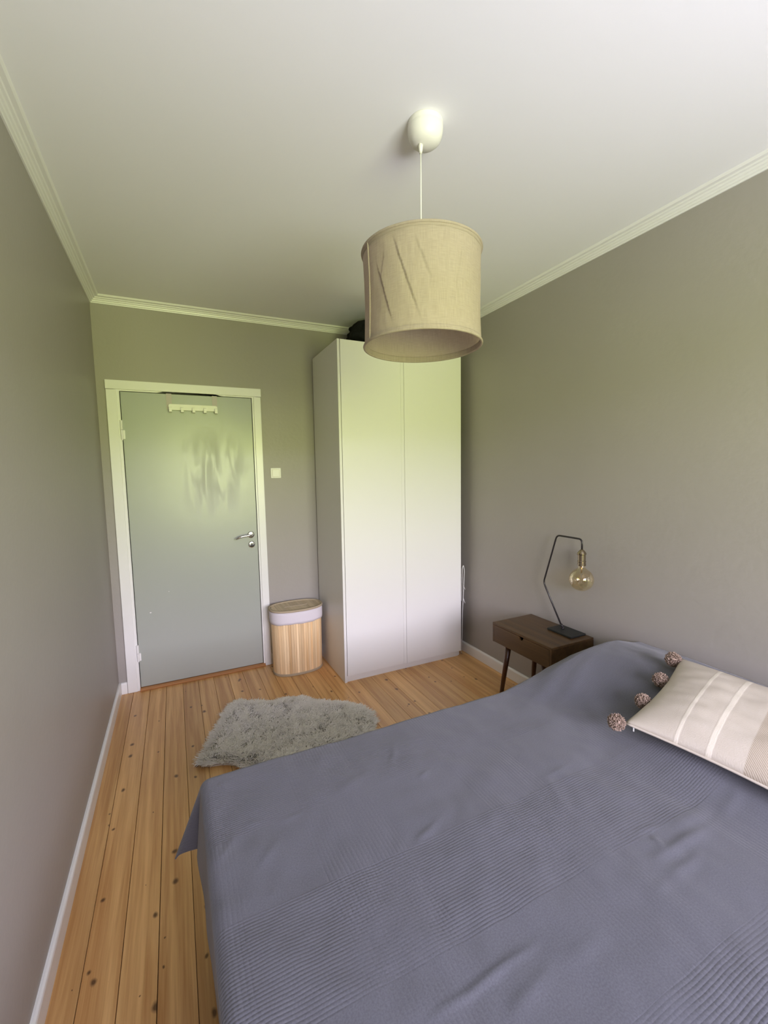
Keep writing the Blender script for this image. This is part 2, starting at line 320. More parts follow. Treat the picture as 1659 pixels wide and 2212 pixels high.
for z0, z1 in ((1.745, 1.870), (0.215, 0.330)):
    bm = bmesh.new(); zm = (z0+z1)/2
    tube(bm, [(LX0-0.004, -0.016, z0), (LX0-0.004, -0.016, zm-0.001)], 0.008, 12)
    tube(bm, [(LX0-0.004, -0.016, zm+0.001), (LX0-0.004, -0.016, z1)], 0.0085, 12)
    tube(bm, [(LX0-0.004, -0.016, z0-0.006), (LX0-0.004, -0.016, z0)], 0.004, 10)
    bbox(bm, LX0-0.020, LX0-0.004, -0.014, -0.009, zm+0.002, z1-0.002); bbox(bm, LX0-0.004, LX0+0.014, -0.014, -0.0045, z0+0.002, zm-0.002)
    finish('hinge', bm, M_casing, door, smooth=False)
def rosette(x, z, name, parent):
    bm = bmesh.new(); lathe(bm, [(0, 0.009), (0.018, 0.009), (0.0225, 0.008), (0.0255, 0.004), (0.026, 0.0)], 40)
    bmesh.ops.rotate(bm, verts=bm.verts, matrix=Matrix.Rotation(PI/2, 3, 'X')); bmesh.ops.translate(bm, verts=bm.verts, vec=(x, -0.005, z))
    return finish(name, bm, M_steel, parent, smooth=True)
hx, hz = 0.926, 1.041
bm = bmesh.new()
pts = fillet([(hx, -0.012, hz), (hx, -0.058, hz), (hx-0.030, -0.060, hz+0.001), (hx-0.075, -0.060, hz-0.004), (hx-0.115, -0.056, hz-0.020)], 0.016)
tube(bm, pts, [0.0085]*(len(pts)-3)+[0.008, 0.0075, 0.0055], 14)
hnd = finish('door_handle', bm, M_steel, door, smooth=True)
rosette(hx, hz, 'handle_rose', hnd)
for sx_ in (-0.018, 0.018):
    bm = bmesh.new(); tube(bm, [(hx+sx_, -0.0135, hz-0.004), (hx+sx_, -0.0155, hz-0.004)], 0.0028, 8); finish('screw', bm, M_blackmetal, hnd)
esc = rosette(0.928, 0.966, 'keyhole_escutcheon', door)
bm = bmesh.new(); tube(bm, [(0.928, -0.0135, 0.972), (0.928, -0.0150, 0.972)], 0.0052, 12); bbox(bm, 0.9252, 0.9308, -0.0150, -0.0135, 0.954, 0.971)
finish('keyhole', bm, M_black, esc)
for sx_ in (-0.015, 0.015):
    bm = bmesh.new(); tube(bm, [(0.928+sx_, -0.0135, 0.962), (0.928+sx_, -0.0155, 0.962)], 0.0028, 8); finish('screw', bm, M_blackmetal, esc)
bm = bmesh.new(); prism(bm, [(0.10, 0), (-0.030, 0), (-0.033, 0.008), (-0.028, 0.014), (-0.012, 0.019), (0.10, 0.019)], 'x', LX0-0.004, 0.988)
finish('threshold', bm, M_thresh, door)

# rack hung over the door
rack = empty('coat_rack', (0.57, -0.0052, 1.96), label='white over-door coat rack with five short hooks hanging on the grey-green door', cat='coat rack')
def RB(name, b, m, par=rack, **kw):
    bb = (b[0]-0.57, b[1]-0.57, b[2]+0.0052, b[3]+0.0052, b[4]-1.96, b[5]-1.96); return box(name, bb, m, par, **kw)
M_strap = mat('grey_painted_strap', (0.45, 0.40, 0.40), 0.45)
for a in (0.405, 0.700):
    bm = bmesh.new(); w_ = 0.034
    for q in ((a, a+w_, -0.0082, -0.0060, 1.955, LZ1+0.0045), (a, a+w_, -0.0082, 0.038, LZ1+0.0022, LZ1+0.0045)):
        bbox(bm, q[0]-0.57, q[1]-0.57, q[2]+0.0052, q[3]+0.0052, q[4]-1.96, q[5]-1.96)
    finish('strap', bm, M_strap, rack)
bm = bmesh.new(); pl = [(0.415, 1.950), (0.415, 1.981), (0.419, 1.988), (0.426, 1.991), (0.722, 1.991), (0.729, 1.988), (0.733, 1.981), (0.733, 1.950)]
A = [bm.verts.new((x-0.57, -0.022+0.0052, z-1.96)) for x, z in pl]; B = [bm.verts.new((x-0.57, -0.0082+0.0052, z-1.96)) for x, z in pl]
for i in range(8): bm.faces.new((A[i], A[(i+1) % 8], B[(i+1) % 8], B[i]))
bm.faces.new(A); bm.faces.new(B)
finish('back_plate', bm, M_white_pl, rack, bevel=0.002)
for i in range(5):
    x = 0.427+i*(0.721-0.427)/4
    bm = bmesh.new()
    bbox(bm, x-0.009-0.57, x+0.009-0.57, -0.022+0.0052, -0.0082+0.0052, -0.025, -0.0096)
    bbox(bm, x-0.009-0.57, x+0.009-0.57, -0.050+0.0052, -0.022+0.0052, -0.025, -0.018)
    prism(bm, [(-0.050+0.0052, -0.018), (-0.050+0.0052, 0.004), (-0.0475+0.0052, 0.008), (-0.044+0.0052, 0.004), (-0.044+0.0052, -0.018)], 'x', x-0.008-0.57, x+0.008-0.57)
    finish('hook', bm, M_white_pl, rack)

# light switch
sw = empty('light_switch', (1.133, 0, 1.503), label='square white light switch on the wall between door and wardrobe', cat='light switch')
bm = bmesh.new(); bbox(bm, -0.040, 0.040, -0.010, 0.0, -0.040, 0.040); finish('switch_plate', bm, M_white_pl, sw, bevel=0.006, seg=3)
bm = bmesh.new(); bbox(bm, -0.030, 0.030, -0.0125, -0.0098, -0.030, 0.030); finish('inner_frame', bm, mat('cream_plastic', (0.70, 0.68, 0.58), 0.4), sw, bevel=0.001)
v = None; bm = bmesh.new(); v = bbox(bm, -0.026, 0.026, -0.0165, -0.0124, -0.026, 0.026); v[0].co.y = v[1].co.y = -0.0145
finish('rocker', bm, M_white_pl, sw, bevel=0.002)

# ------------------------------------------------------------------ wardrobe
WXX, WWD, WDP, WHH = 1.4378, 0.998, 0.592, 2.386
wd = empty('wardrobe', (WXX, 0, 0), label='tall white two-door wardrobe standing in the corner beside the beige wall', cat='wardrobe')
wd.rotation_euler = (0, math.radians(0.28), 0)
bm = bmesh.new()
bbox(bm, 0, 0.018, -WDP+0.004, -0.02, 0, WHH); finish('side_panel', bm, M_ward, wd, bevel=0.0012)
bm = bmesh.new(); bbox(bm, WWD-0.018, WWD, -WDP+0.026, -0.02, 0, WHH); finish('side_panel', bm, M_ward, wd, bevel=0.0012)
box('top_panel', (0.018, WWD-0.018, -WDP+0.028, -0.02, WHH-0.018, WHH), M_ward, wd, bevel=0.001)
box('bottom_panel', (0.018, WWD-0.018, -WDP+0.028, -0.02, 0.060, 0.078), M_ward, wd)
box('back_panel', (0.018, WWD-0.018, -0.026, -0.020, 0.0, WHH-0.018), M_ward, wd)
box('plinth', (0.018, WWD-0.018, -WDP+0.018, -WDP+0.036, 0.0, 0.058), M_ward, wd)
zb = 0.048
def wdoor(x0, x1):
    d = box('door', (x0, x1, -WDP, -WDP+0.018, zb, WHH-0.002), M_ward, wd, bevel=0.0012)
    return d
d1 = wdoor(0.0200, 0.4985); d2 = wdoor(0.5015, WWD)
box('finger_strip', (0.4985-0.026, 0.4985-0.0008, -WDP-0.0030, -WDP-0.0001, zb+0.001, WHH-0.003), M_ward, d1, bevel=0.0010)

# black bag on the wardrobe
bm = bmesh.new(); bmesh.ops.create_icosphere(bm, subdivisions=5, radius=1)
for v in bm.verts:
    d = v.co.copy(); n_ = noise.noise(d*1.7+Vector((3, 1, 2)))*0.20+noise.noise(d*4.5)*0.09+noise.noise(d*11)*0.03
    s = 1+n_; sp = lambda q: math.copysign(abs(q)**0.75, q)
    v.co = Vector((sp(d.x)*0.33*s, sp(d.y)*0.22*s, max(-0.115, sp(d.z)*0.132*s)))
bag = finish('travel_bag', bm, M_bag, smooth=True)
bag.location = (1.995, -0.30, WHH+0.113)
tag(bag, 'lumpy black soft bag lying on top of the white wardrobe', 'bag')
zmin = min(v.co.z for v in bag.data.vertices); bag.location.z = WHH+0.002-zmin
zmax = max(v.co.z for v in bag.data.vertices)+bag.location.z
if zmax > ZC-0.006:
    for v in bag.data.vertices:
        if v.co.z > 0: v.co.z *= (ZC-0.006-bag.location.z)/(zmax-bag.location.z)

# white cord hanging in the gap beside the wardrobe
bm = bmesh.new(); cx0 = WXX+WWD+0.017
tube(bm, fillet([(cx0-0.003, -0.580, 0.45), (cx0+0.004, -0.585, 0.72), (cx0+0.013, -0.588, 0.742), (cx0+0.022, -0.588, 0.70), (cx0+0.016, -0.586, 0.56), (cx0+0.010, -0.585, 0.45), (cx0+0.004, -0.585, 0.36), (cx0+0.003, -0.58, 0.16), (cx0+0.006, -0.56, 0.0045)], 0.012), 0.0032, 8)
cord = finish('cord', bm, M_cable, smooth=True)
for zz, dz in ((0.575, 0.035), (0.468, 0.04)):
    bm = bmesh.new(); tube(bm, [(cx0+0.013, -0.586, zz), (cx0+0.022, -0.586, zz-dz*0.6), (cx0+0.028, -0.587, zz-dz)], 0.0026, 6); finish('cord_end', bm, M_cable, cord, smooth=True)
tag(cord, 'thin white cord hanging in a loop at the right side of the wardrobe', 'cord')

# ------------------------------------------------------------------ laundry basket
bk = empty('laundry_basket', (1.205, -0.178, 0), label='oval bamboo laundry basket with a white cloth rim between door and wardrobe', cat='basket')
bk.rotation_euler = (0, 0, math.radians(1.0))
def stad(a, b, t, p=2.45):
    c, s = math.cos(t), math.sin(t)
    return (a*math.copysign(abs(c)**(2/p), c), b*math.copysign(abs(s)**(2/p), s))
def stad_pts(a, b, n):
    dense = [stad(a, b, 2*PI*i/2000) for i in range(2001)]
    L_ = [0]
    for q0, q1 in zip(dense, dense[1:]): L_.append(L_[-1]+math.hypot(q1[0]-q0[0], q1[1]-q0[1]))
    out = []; j = 0
    for i in range(n):
        tgt = L_[-1]*i/n
        while L_[j+1] < tgt: j += 1
        out.append(dense[j])
    return out
BA, BB = 0.186, 0.122
pp = stad_pts(BA, BB, 56)
for i in range(56):
    a, b = Vector(pp[i]), Vector(pp[(i+1) % 56]); tdir = (b-a).normalized(); nrm = Vector((tdir.y, -tdir.x))
    g = 0.0006; a2, b2 = a+tdir*g, b-tdir*g; th = 0.004
    bm = bmesh.new(); q = [a2, b2, b2-nrm*th, a2-nrm*th]; flare = 1.035
    vb = [bm.verts.new((p.x, p.y, 0.012)) for p in q]; vt = [bm.verts.new((p.x*flare, p.y*flare, 0.474)) for p in q]
    bm.faces.new(vb); bm.faces.new(vt)
    for j in range(4): bm.faces.new((vb[j], vb[(j+1) % 4], vt[(j+1) % 4], vt[j]))
    finish('slat', bm, M_bamboo, bk)
def oval_ring(name, a, b, z0, z1, th, m, parent, n=96, bulge=0.0, wav=0.0):
    bm = bmesh.new(); P = stad_pts(a, b, n); prof = [(0, z0), (bulge, z0+0.2*(z1-z0)), (bulge, z1-0.2*(z1-z0)), (0, z1), (-th, z1), (-th, z0)]
    rings = []
    for o_, z in prof:
        R_ = []
        for i, p_ in enumerate(P):
            pv = Vector(p_); d = pv.normalized(); zz = z+(wav*math.sin(i*0.31)+wav*0.6*math.sin(i*0.83+1) if z == z0 else 0)
            R_.append(bm.verts.new((p_[0]+d.x*o_, p_[1]+d.y*o_, zz)))
        rings.append(R_)
    for A_, B_ in zip(rings, rings[1:]+rings[:1]):
        for i in range(n): bm.faces.new((A_[i], A_[(i+1) % n], B_[(i+1) % n], B_[i]))
    return finish(name, bm, m, parent, smooth=True)
oval_ring('base_rim', BA+0.0035, BB+0.0035, 0.0, 0.017, 0.012, M_beigebind, bk)
oval_ring('cloth_band', BA*1.035+0.0055, BB*1.035+0.0055, 0.392, 0.484, 0.0035, M_band, bk, bulge=0.0022, wav=0.0022)
lid = oval_ring('lid', BA*1.035+0.009, BB*1.035+0.009, 0.484, 0.499, 0.014, M_beigebind, bk, bulge=0.002)
nl = 19; ax_, by_ = BA*1.035-0.004, BB*1.035-0.004
for i in range(nl):
    x0 = -ax_+2*ax_*i/nl; x1 = x0+2*ax_/nl-0.0010
    hw = lambda x: by_*max(0.0, 1-abs(x/ax_)**2.45)**(1/2.45)
    segs = [(-1, 1)] if not (5 <= i <= 13) else [(-1, 'm0'), ('m1', 1)]
    for s0, s1 in segs:
        def yv(s, x): return {'m0': -0.010, 'm1': 0.010}.get(s, (s*max(hw(x), 0.004)) if not isinstance(s, str) else 0)
        bm = bmesh.new(); zt = 0.4925+random.uniform(-0.0006, 0.0006)
        c_ = [(x0, yv(s0, x0)), (x1, yv(s0, x1)), (x1, yv(s1, x1)), (x0, yv(s1, x0))]
        vb = [bm.verts.new((x, y, zt-0.005)) for x, y in c_]; vt = [bm.verts.new((x, y, zt)) for x, y in c_]
        bm.faces.new(vb); bm.faces.new(vt)
        for j in range(4): bm.faces.new((vb[j], vb[(j+1) % 4], vt[(j+1) % 4], vt[j]))
        finish('lid_slat', bm, M_bamboo_y, lid)
bm = bmesh.new(); prism(bm, [(-0.0085, 0.4875), (0.0085, 0.4875), (0.0085, 0.490), (-0.0085, 0.490)], 'x', -0.092, 0.092)
finish('lid_slot_lining', bm, mat('lid_slot_cloth', (0.10, 0.075, 0.045), 0.9), lid)
bm = bmesh.new(); prism(bm, [(-0.003, 0.490), (0.003, 0.490), (0.003, 0.4955), (-0.003, 0.4955)], 'x', -0.090, 0.090)
finish('lid_strap', bm, M_beigebind, lid)

# ------------------------------------------------------------------ nightstand
NX0, NX1, NY0, NY1, NZ0, NZ1 = 2.190, 2.516, -1.755, -1.275, 0.408, 0.532
ns = empty('nightstand', ((NX0+NX1)/2, (NY0+NY1)/2, 0), label='dark brown wooden nightstand with one drawer and tapered legs against the right wall', cat='nightstand')
ox, oy = (NX0+NX1)/2, (NY0+NY1)/2; hx_, hy_ = (NX1-NX0)/2, (NY1-NY0)/2
box('top_board', (-hx_, hx_, -hy_, hy_, NZ1-0.014, NZ1), M_walnut, ns, bevel=0.002)
bm = bmesh.new()
bbox(bm, -hx_+0.001, hx_, -hy_+0.0, -hy_+0.014, NZ0, NZ1-0.014); bbox(bm, -hx_+0.001, hx_, hy_-0.014, hy_, NZ0, NZ1-0.014)
bbox(bm, hx_-0.014, hx_, -hy_+0.014, hy_-0.014, NZ0, NZ1-0.014); bbox(bm, -hx_+0.016, hx_-0.014, -hy_+0.014, hy_-0.014, NZ0, NZ0+0.012)
finish('case', bm, M_walnut, ns, bevel=0.001)
bm = bmesh.new()                                         # drawer front with its half-round finger notch
zt, zb_ = NZ1-0.0155, NZ0+0.002; y0, y1 = -hy_+0.016, hy_-0.016; nc = -1.524-oy; nr_ = 0.021
arc = [(nc+nr_*math.cos(PI+PI*i/10), zt+nr_*0.95*math.sin(PI+PI*i/10)) for i in range(11)]
cols = [(y0, zt)]+arc+[(y1, zt)]
tf = [bm.verts.new((-hx_+0.001, y, z)) for y, z in cols]; bf = [bm.verts.new((-hx_+0.001, y, zb_)) for y, z in cols]
tb = [bm.verts.new((-hx_+0.015, y, z)) for y, z in cols]; bb_ = [bm.verts.new((-hx_+0.015, y, zb_)) for y, z in cols]
for i in range(len(cols)-1):
    bm.faces.new((bf[i], bf[i+1], tf[i+1], tf[i])); bm.faces.new((bb_[i], bb_[i+1], tb[i+1], tb[i]))
    bm.faces.new((tf[i], tf[i+1], tb[i+1], tb[i])); bm.faces.new((bf[i], bf[i+1], bb_[i+1], bb_[i]))
bm.faces.new((bf[0], tf[0], tb[0], bb_[0])); bm.faces.new((bf[-1], tf[-1], tb[-1], bb_[-1]))
dr = finish('drawer', bm, M_walnut, ns)
for sx_ in (-1, 1):
    for sy_ in (-1, 1):
        bm = bmesh.new(); tx, ty = sx_*(hx_-0.050), sy_*(hy_-0.095); bx, by2 = sx_*(hx_-0.026), sy_*(hy_-0.040)
        tube(bm, [(bx, by2, 0.0), (tx*0.5+bx*0.5, ty*0.5+by2*0.5, 0.205), (tx, ty, NZ0+0.001)], [0.011, 0.0145, 0.018], 16)
        finish('leg', bm, M_walnut_z, ns, smooth=True)

# ------------------------------------------------------------------ table lamp
tl = empty('table_lamp', (2.444, -1.625, NZ1), label='black angular wire table lamp with a bare globe bulb on the nightstand', cat='lamp')
def Tp(x, y, z): return (x-2.444, y+1.625, z-NZ1)
bm = bmesh.new(); bbox(bm, -0.060, 0.060, -0.088, 0.088, 0.0, 0.012); finish('base', bm, M_blackbase, tl, bevel=0.003)
bm = bmesh.new()
pa = fillet([(2.450, -1.594, 0.545), (2.450, -1.4425, 0.792), (2.450, -1.541, 1.098), (2.450, -1.719, 1.096), (2.450, -1.719, 1.035)], 0.024, 8)
pa = [Tp(*q) for q in pa]; 
tube(bm, pa, 0.0050, 12); finish('stem', bm, M_blackmetal, tl, smooth=True)
bm = bmesh.new(); tube(bm, [Tp(2.450, -1.594, 0.5435), Tp(2.450, -1.594, 0.552)], 0.009, 16); tube(bm, [Tp(2.450, -1.594, 0.552), Tp(2.450, -1.583, 0.570)], 0.0062, 12)
finish('stem_bracket', bm, M_blackmetal, tl, smooth=True)
c_ = Tp(2.450, -1.719, 0); 
bm = bmesh.new()
lathe(bm, [(0, 1.040), (0.006, 1.039), (0.012, 1.034), (0.019, 1.026), (0.0235, 1.018), (0.0235, 1.012), (0.0205, 1.009), (0.0205, 0.976), (0.0225, 0.974), (0.0225, 0.968), (0.0205, 0.966), (0.0205, 0.962), (0.0225, 0.960), (0.0225, 0.948), (0.018, 0.946), (0.0, 0.946)], 32, (c_[0], c_[1], -NZ1))
so = finish('lamp_holder', bm, M_socket, tl, smooth=False)
bm = bmesh.new(); tube(bm, [(c_[0]-0.021, c_[1]+0.004, 1.015-NZ1), (c_[0]-0.029, c_[1]+0.004, 1.015-NZ1)], 0.0045, 10); finish('switch_key', bm, M_socket, so, smooth=True)
mgl = bpy.data.materials.new('amber_bulb_glass'); mgl.use_nodes = True; t = mgl.node_tree; t.nodes.clear()
tr = N(t, 'ShaderNodeBsdfTransparent'); tr.inputs[0].default_value = (0.975, 0.92, 0.78, 1); gl = N(t, 'ShaderNodeBsdfGlossy'); gl.inputs['Roughness'].default_value = 0.03; gl.inputs[0].default_value = (1, 0.97, 0.9, 1)
fr = N(t, 'ShaderNodeLayerWeight'); fr.inputs[0].default_value = 0.18; ma = N(t, 'ShaderNodeMath', operation='MULTIPLY_ADD'); ma.inputs[1].default_value = 0.75; ma.inputs[2].default_value = 0.06; mx = N(t, 'ShaderNodeMixShader')
L(t, fr.outputs['Facing'], ma.inputs[0]); L(t, ma.outputs[0], mx.inputs[0]); L(t, tr.outputs[0], mx.inputs[1]); L(t, gl.outputs[0], mx.inputs[2]); L(t, mx.outputs[0], N(t, 'ShaderNodeOutputMaterial').inputs[0])
BR, BZ = 0.0645, 0.868
prof = [(0, BZ-BR)]+[(BR*math.sin(a), BZ-BR*math.cos(a)) for a in [PI*i/28 for i in range(1, 24)]]
prof += [(0.0225, BZ+BR*0.985), (0.0175, BZ+BR*1.10), (0.0165, 0.950)]
bm = bmesh.new(); lathe(bm, prof, 48, (c_[0], c_[1], -NZ1)); bulb = finish('bulb', bm, mgl, tl, smooth=True, label='clear amber glass globe bulb')
bm = bmesh.new(); tube(bm, [(c_[0], c_[1], 0.948-NZ1), (c_[0], c_[1], 0.905-NZ1)], [0.006, 0.0035], 10)
zc_ = 0.868
for k in range(6):
    a0, a1 = 2*PI*k/6, 2*PI*(k+0.5)/6
    tube(bm, [(c_[0]+0.016*math.cos(a0), c_[1]+0.016*math.sin(a0), 0.895-NZ1), (c_[0]+0.02*math.cos(a1), c_[1]+0.02*math.sin(a1), 0.845-NZ1)], 0.0005, 5)
finish('filament', bm, mat('filament_wire', (0.5, 0.33, 0.15), 0.3, metal=0.8), bulb, smooth=True)

# ------------------------------------------------------------------ pendant lamp
PX, PY, SZ0, SZ1, SR = 1.2330, -2.0500, 1.926, 2.236, 0.2065
pl_ = empty('pendant_lamp', (PX, PY, 0), label='drum pendant lamp with a wrinkled beige linen shade hanging from the ceiling', cat='lamp')
# linen
mlin = bpy.data.materials.new('beige_linen'); mlin.use_nodes = True; t = mlin.node_tree; b = t.nodes['Principled BSDF']
tcn = N(t, 'ShaderNodeTexCoord'); gr = N(t, 'ShaderNodeTexGradient', gradient_type='RADIAL'); L(t, tcn.outputs['Object'], gr.inputs[0])
sz = N(t, 'ShaderNodeSeparateXYZ'); L(t, tcn.outputs['Object'], sz.inputs[0]); cmb = N(t, 'ShaderNodeCombineXYZ')
mu = N(t, 'ShaderNodeMath', operation='MULTIPLY'); L(t, gr.outputs['Fac'], mu.inputs[0]); mu.inputs[1].default_value = 1.3; L(t, mu.outputs[0], cmb.inputs[0]); L(t, sz.outputs['Z'], cmb.inputs[1])
def strn(sx__, sy__, det=4):
    mp = N(t, 'ShaderNodeMapping'); mp.inputs['Scale'].default_value = (sx__, sy__, 1); L(t, cmb.outputs[0], mp.inputs[0])
    n = N(t, 'ShaderNodeTexNoise'); n.inputs['Scale'].default_value = 1; n.inputs['Detail'].default_value = det; L(t, mp.outputs[0], n.inputs['Vector']); return n.outputs['Fac']
h1, v1 = strn(30, 650), strn(650, 22)
mxx = N(t, 'ShaderNodeMath', operation='ADD'); L(t, h1, mxx.inputs[0]); L(t, v1, mxx.inputs[1])
cr = N(t, 'ShaderNodeValToRGB'); cr.color_ramp.elements[0].position = 0.38; cr.color_ramp.elements[0].color = (0.58, 0.50, 0.425, 1)
cr.color_ramp.elements[1].position = 0.62; cr.color_ramp.elements[1].color = (0.70, 0.625, 0.54, 1)
hf = N(t, 'ShaderNodeMath', operation='MULTIPLY'); hf.inputs[1].default_value = 0.5; L(t, mxx.outputs[0], hf.inputs[0]); L(t, hf.outputs[0], cr.inputs[0]); L(t, cr.outputs[0], b.inputs['Base Color'])
b.inputs['Roughness'].default_value = 0.95; b.inputs['Specular IOR Level'].default_value = 0.1
bn = N(t, 'ShaderNodeBump'); bn.inputs['Strength'].default_value = 0.35; bn.inputs['Distance'].default_value = 0.0012; L(t, hf.outputs[0], bn.inputs['Height']); L(t, bn.outputs[0], b.inputs['Normal'])
trl = N(t, 'ShaderNodeBsdfTranslucent'); L(t, cr.outputs[0], trl.inputs[0]); mx = N(t, 'ShaderNodeMixShader'); mx.inputs[0].default_value = 0.55
L(t, b.outputs[0], mx.inputs[1]); L(t, trl.outputs[0], mx.inputs[2]); L(t, mx.outputs[0], t.nodes['Material Output'].inputs[0])
# shade: drum with slight waist, creases running down from the top rim, all in the mesh
bm = bmesh.new(); NS, NH = 360, 80
cdir = math.atan2(-3.412-PY, 0.4157-PX)                  # the seam and creases sit on the side facing the window
creases = [(-0.46, 0.95, -0.02, 0.10, 0.0050), (-0.80, 0.74, -0.48, 0.12, 0.0048), (-0.10, 0.90, 0.14, 0.50, 0.0032), (0.72, 0.92, 0.58, 0.45, 0.0034), (0.58, 0.46, 0.66, 0.12, 0.0028), (-0.72, 0.50, -0.62, 0.82, 0.0022), (-1.9, 0.9, -1.6, 0.2, 0.003), (2.3, 0.85, 2.5, 0.2, 0.003), (1.5, 0.9, 1.3, 0.3, 0.003), (3.0, 0.8, 2.8, 0.2, 0.003)]
def shade_r(th, h):
    r = SR-0.0035-0.0045*math.sin(PI*h)
    d = 0
    for (a0, h0, a1, h1_, amp) in creases:
        s_ = (h-h0)/(h1_-h0)
        if -0.05 < s_ < 1.05:
            ac = a0+(a1-a0)*s_+0.010*noise.noise(Vector((s_*5, a0*7, 2))); x = ((th-ac+PI) % (2*PI)-PI)*SR/0.011
            env = min(1, (s_+0.05)*4, (1.05-s_)*4)*amp
            if x > 0: d += env*0.55*math.exp(-x*0.55)                 # folded edge: soft slope on one side, sharp drop on the other
            elif x > -8: d -= env*0.55*math.exp(x*1.1)
    d += 0.0016*noise.noise(Vector((math.cos(th)*5, math.sin(th)*5, h*2.2)))+0.0008*noise.noise(Vector((math.cos(th)*16, math.sin(th)*16, h*4)))
    return r+d*math.sin(PI*min(1, max(0, h)))**0.4
grid = []
for i in range(NH+1):
    h = i/NH; z = SZ0+(SZ1-SZ0)*h
    grid.append([bm.verts.new((shade_r(2*PI*k/NS, h)*math.cos(2*PI*k/NS+cdir), shade_r(2*PI*k/NS, h)*math.sin(2*PI*k/NS+cdir), z)) for k in range(NS)])
for a, b_ in zip(grid, grid[1:]):
    for k in range(NS): bm.faces.new((a[k], a[(k+1) % NS], b_[(k+1) % NS], b_[k]))
sh = finish('lamp_shade', bm, mlin, pl_, smooth=True)
sm = sh.modifiers.new('solid', 'SOLIDIFY'); sm.thickness = 0.0016; sm.offset = -1
for z in (SZ0, SZ1):
    bm = bmesh.new(); lathe(bm, [(SR-0.002+0.0040*math.cos(a), z+0.0045*math.sin(a)) for a in [2*PI*i/10 for i in range(10)]], 120, close=True)
    finish('rim_piping', bm, mlin, sh, smooth=True)
    bm = bmesh.new(); s_ = 1 if z == SZ0 else -1
    lathe(bm, [(SR-0.0015, z), (SR-0.0035, z+s_*0.007), (SR-0.0075, z+s_*0.015), (SR-0.0060, z+s_*0.017), (SR-0.002, z+s_*0.008), (SR-0.0005, z)], 120, close=True)
    finish('rim_binding', bm, mlin, sh, smooth=True)
bm = bmesh.new(); ang = cdir-1.02                          # overlapped vertical seam
pr = [(SR-0.001-0.0045*math.sin(PI*i/20), SZ0+(SZ1-SZ0)*i/20) for i in range(21)]
for (o0, o1, rr0) in ((0.0, 0.020, 0.0014),):
    rows = []
    for r_, z in pr:
        rows.append([bm.verts.new(((r_+e)*math.cos(ang+o), (r_+e)*math.sin(ang+o), z)) for o, e in ((o0, -0.003), (o0, rr0), (o1, rr0), (o1, -0.003))])
    for a, b_ in zip(rows, rows[1:]):
        for k in range(3): bm.faces.new((a[k], a[k+1], b_[k+1], b_[k]))
finish('seam', bm, mlin, sh, smooth=False)
bm = bmesh.new()                                         # wire spider and lamp holder inside the shade
for k in range(3):
    a = 2*PI*k/3+0.4; tube(bm, [(0.016*math.cos(a), 0.016*math.sin(a), SZ1-0.045), (0.12*math.cos(a), 0.12*math.sin(a), SZ1-0.035), ((SR-0.004)*math.cos(a), (SR-0.004)*math.sin(a), SZ1-0.002)], 0.0016, 6)
lathe(bm, [(0.0165+0.002*math.cos(a), SZ1-0.045+0.002*math.sin(a)) for a in [2*PI*i/8 for i in range(8)]], 24, close=True)
finish('shade_ring', bm, M_cable, pl_, smooth=True)
bm = bmesh.new(); lathe(bm, [(0, SZ1+0.01), (0.006, SZ1+0.008), (0.017, SZ1-0.012), (0.019, SZ1-0.05), (0.019, SZ1-0.085), (0.015, SZ1-0.088), (0, SZ1-0.088)], 28)
finish('lamp_holder', bm, M_white_pl, pl_, smooth=True)
RX, RY = 1.245-PX, -2.066-PY                            # ceiling rose, cable leaves it off centre
CX_, CY_ = 1.2255-PX, -2.067-PY
M_rose = mat('cream_enamel', (0.74, 0.73, 0.66), 0.4, spec=0.4, bump=(14, 0.12, 0.004))
bm = bmesh.new(); zr = ZC
lathe(bm, [(0.0, zr), (0.0575, zr), (0.0585, zr-0.003), (0.0590, zr-0.015), (0.0580, zr-0.0165), (0.0592, zr-0.019), (0.0588, zr-0.030), (0.0560, zr-0.045), (0.0495, zr-0.059), (0.0385, zr-0.069), (0.0240, zr-0.075), (0.0110, zr-0.0775), (0, zr-0.078)], 64, (RX, RY, 0))
finish('ceiling_rose', bm, M_rose, pl_, smooth=True)
bm = bmesh.new(); zc0 = zr-0.072
lathe(bm, [(0, zc0+0.002), (0.0080, zc0), (0.0074, zc0-0.012), (0.0045, zc0-0.030), (0, zc0-0.030)], 20, (CX_, CY_, 0)); finish('cord_grip', bm, M_rose, pl_, smooth=True)
bm = bmesh.new(); tube(bm, [(CX_, CY_, zc0-0.028), (CX_*0.5, CY_*0.5, (zc0+SZ1)/2), (0, 0, SZ1+0.005)], 0.0022, 8); finish('cord', bm, M_white_pl, pl_, smooth=True)

# ------------------------------------------------------------------ bed
BX0, BX1, BY0, BY1 = 0.452, RW-0.016, -3.56, -1.965
bed = empty('bed', ((BX0+BX1)/2, (BY0+BY1)/2, 0), label='double bed along the right wall, hidden under the grey-blue coverlet', cat='bed')
bcx, bcy = (BX0+BX1)/2, (BY0+BY1)/2; ha, hb = (BX1-BX0)/2, (BY1-BY0)/2
box('bed_base', (-ha+0.02, ha-0.01, -hb+0.02, hb-0.02, 0.13, 0.32), M_bedbase, bed, bevel=0.012)
box('mattress', (-ha+0.006, ha-0.004, -hb+0.010, hb-0.010, 0.322, 0.500), M_mattress, bed, bevel=0.03, seg=4)
for sx_ in (-1, 1):
    for sy_ in (-1, 1):
        bm = bmesh.new(); tube(bm, [(sx_*(ha-0.08), sy_*(hb-0.08), 0), (sx_*(ha-0.08), sy_*(hb-0.08), 0.131)], [0.022, 0.030], 16); finish('leg', bm, M_walnut_z, bed, smooth=True)
def sstep(a, b, x):
    t_ = min(1, max(0, (x-a)/(b-a))); return t_*t_*(3-2*t_)
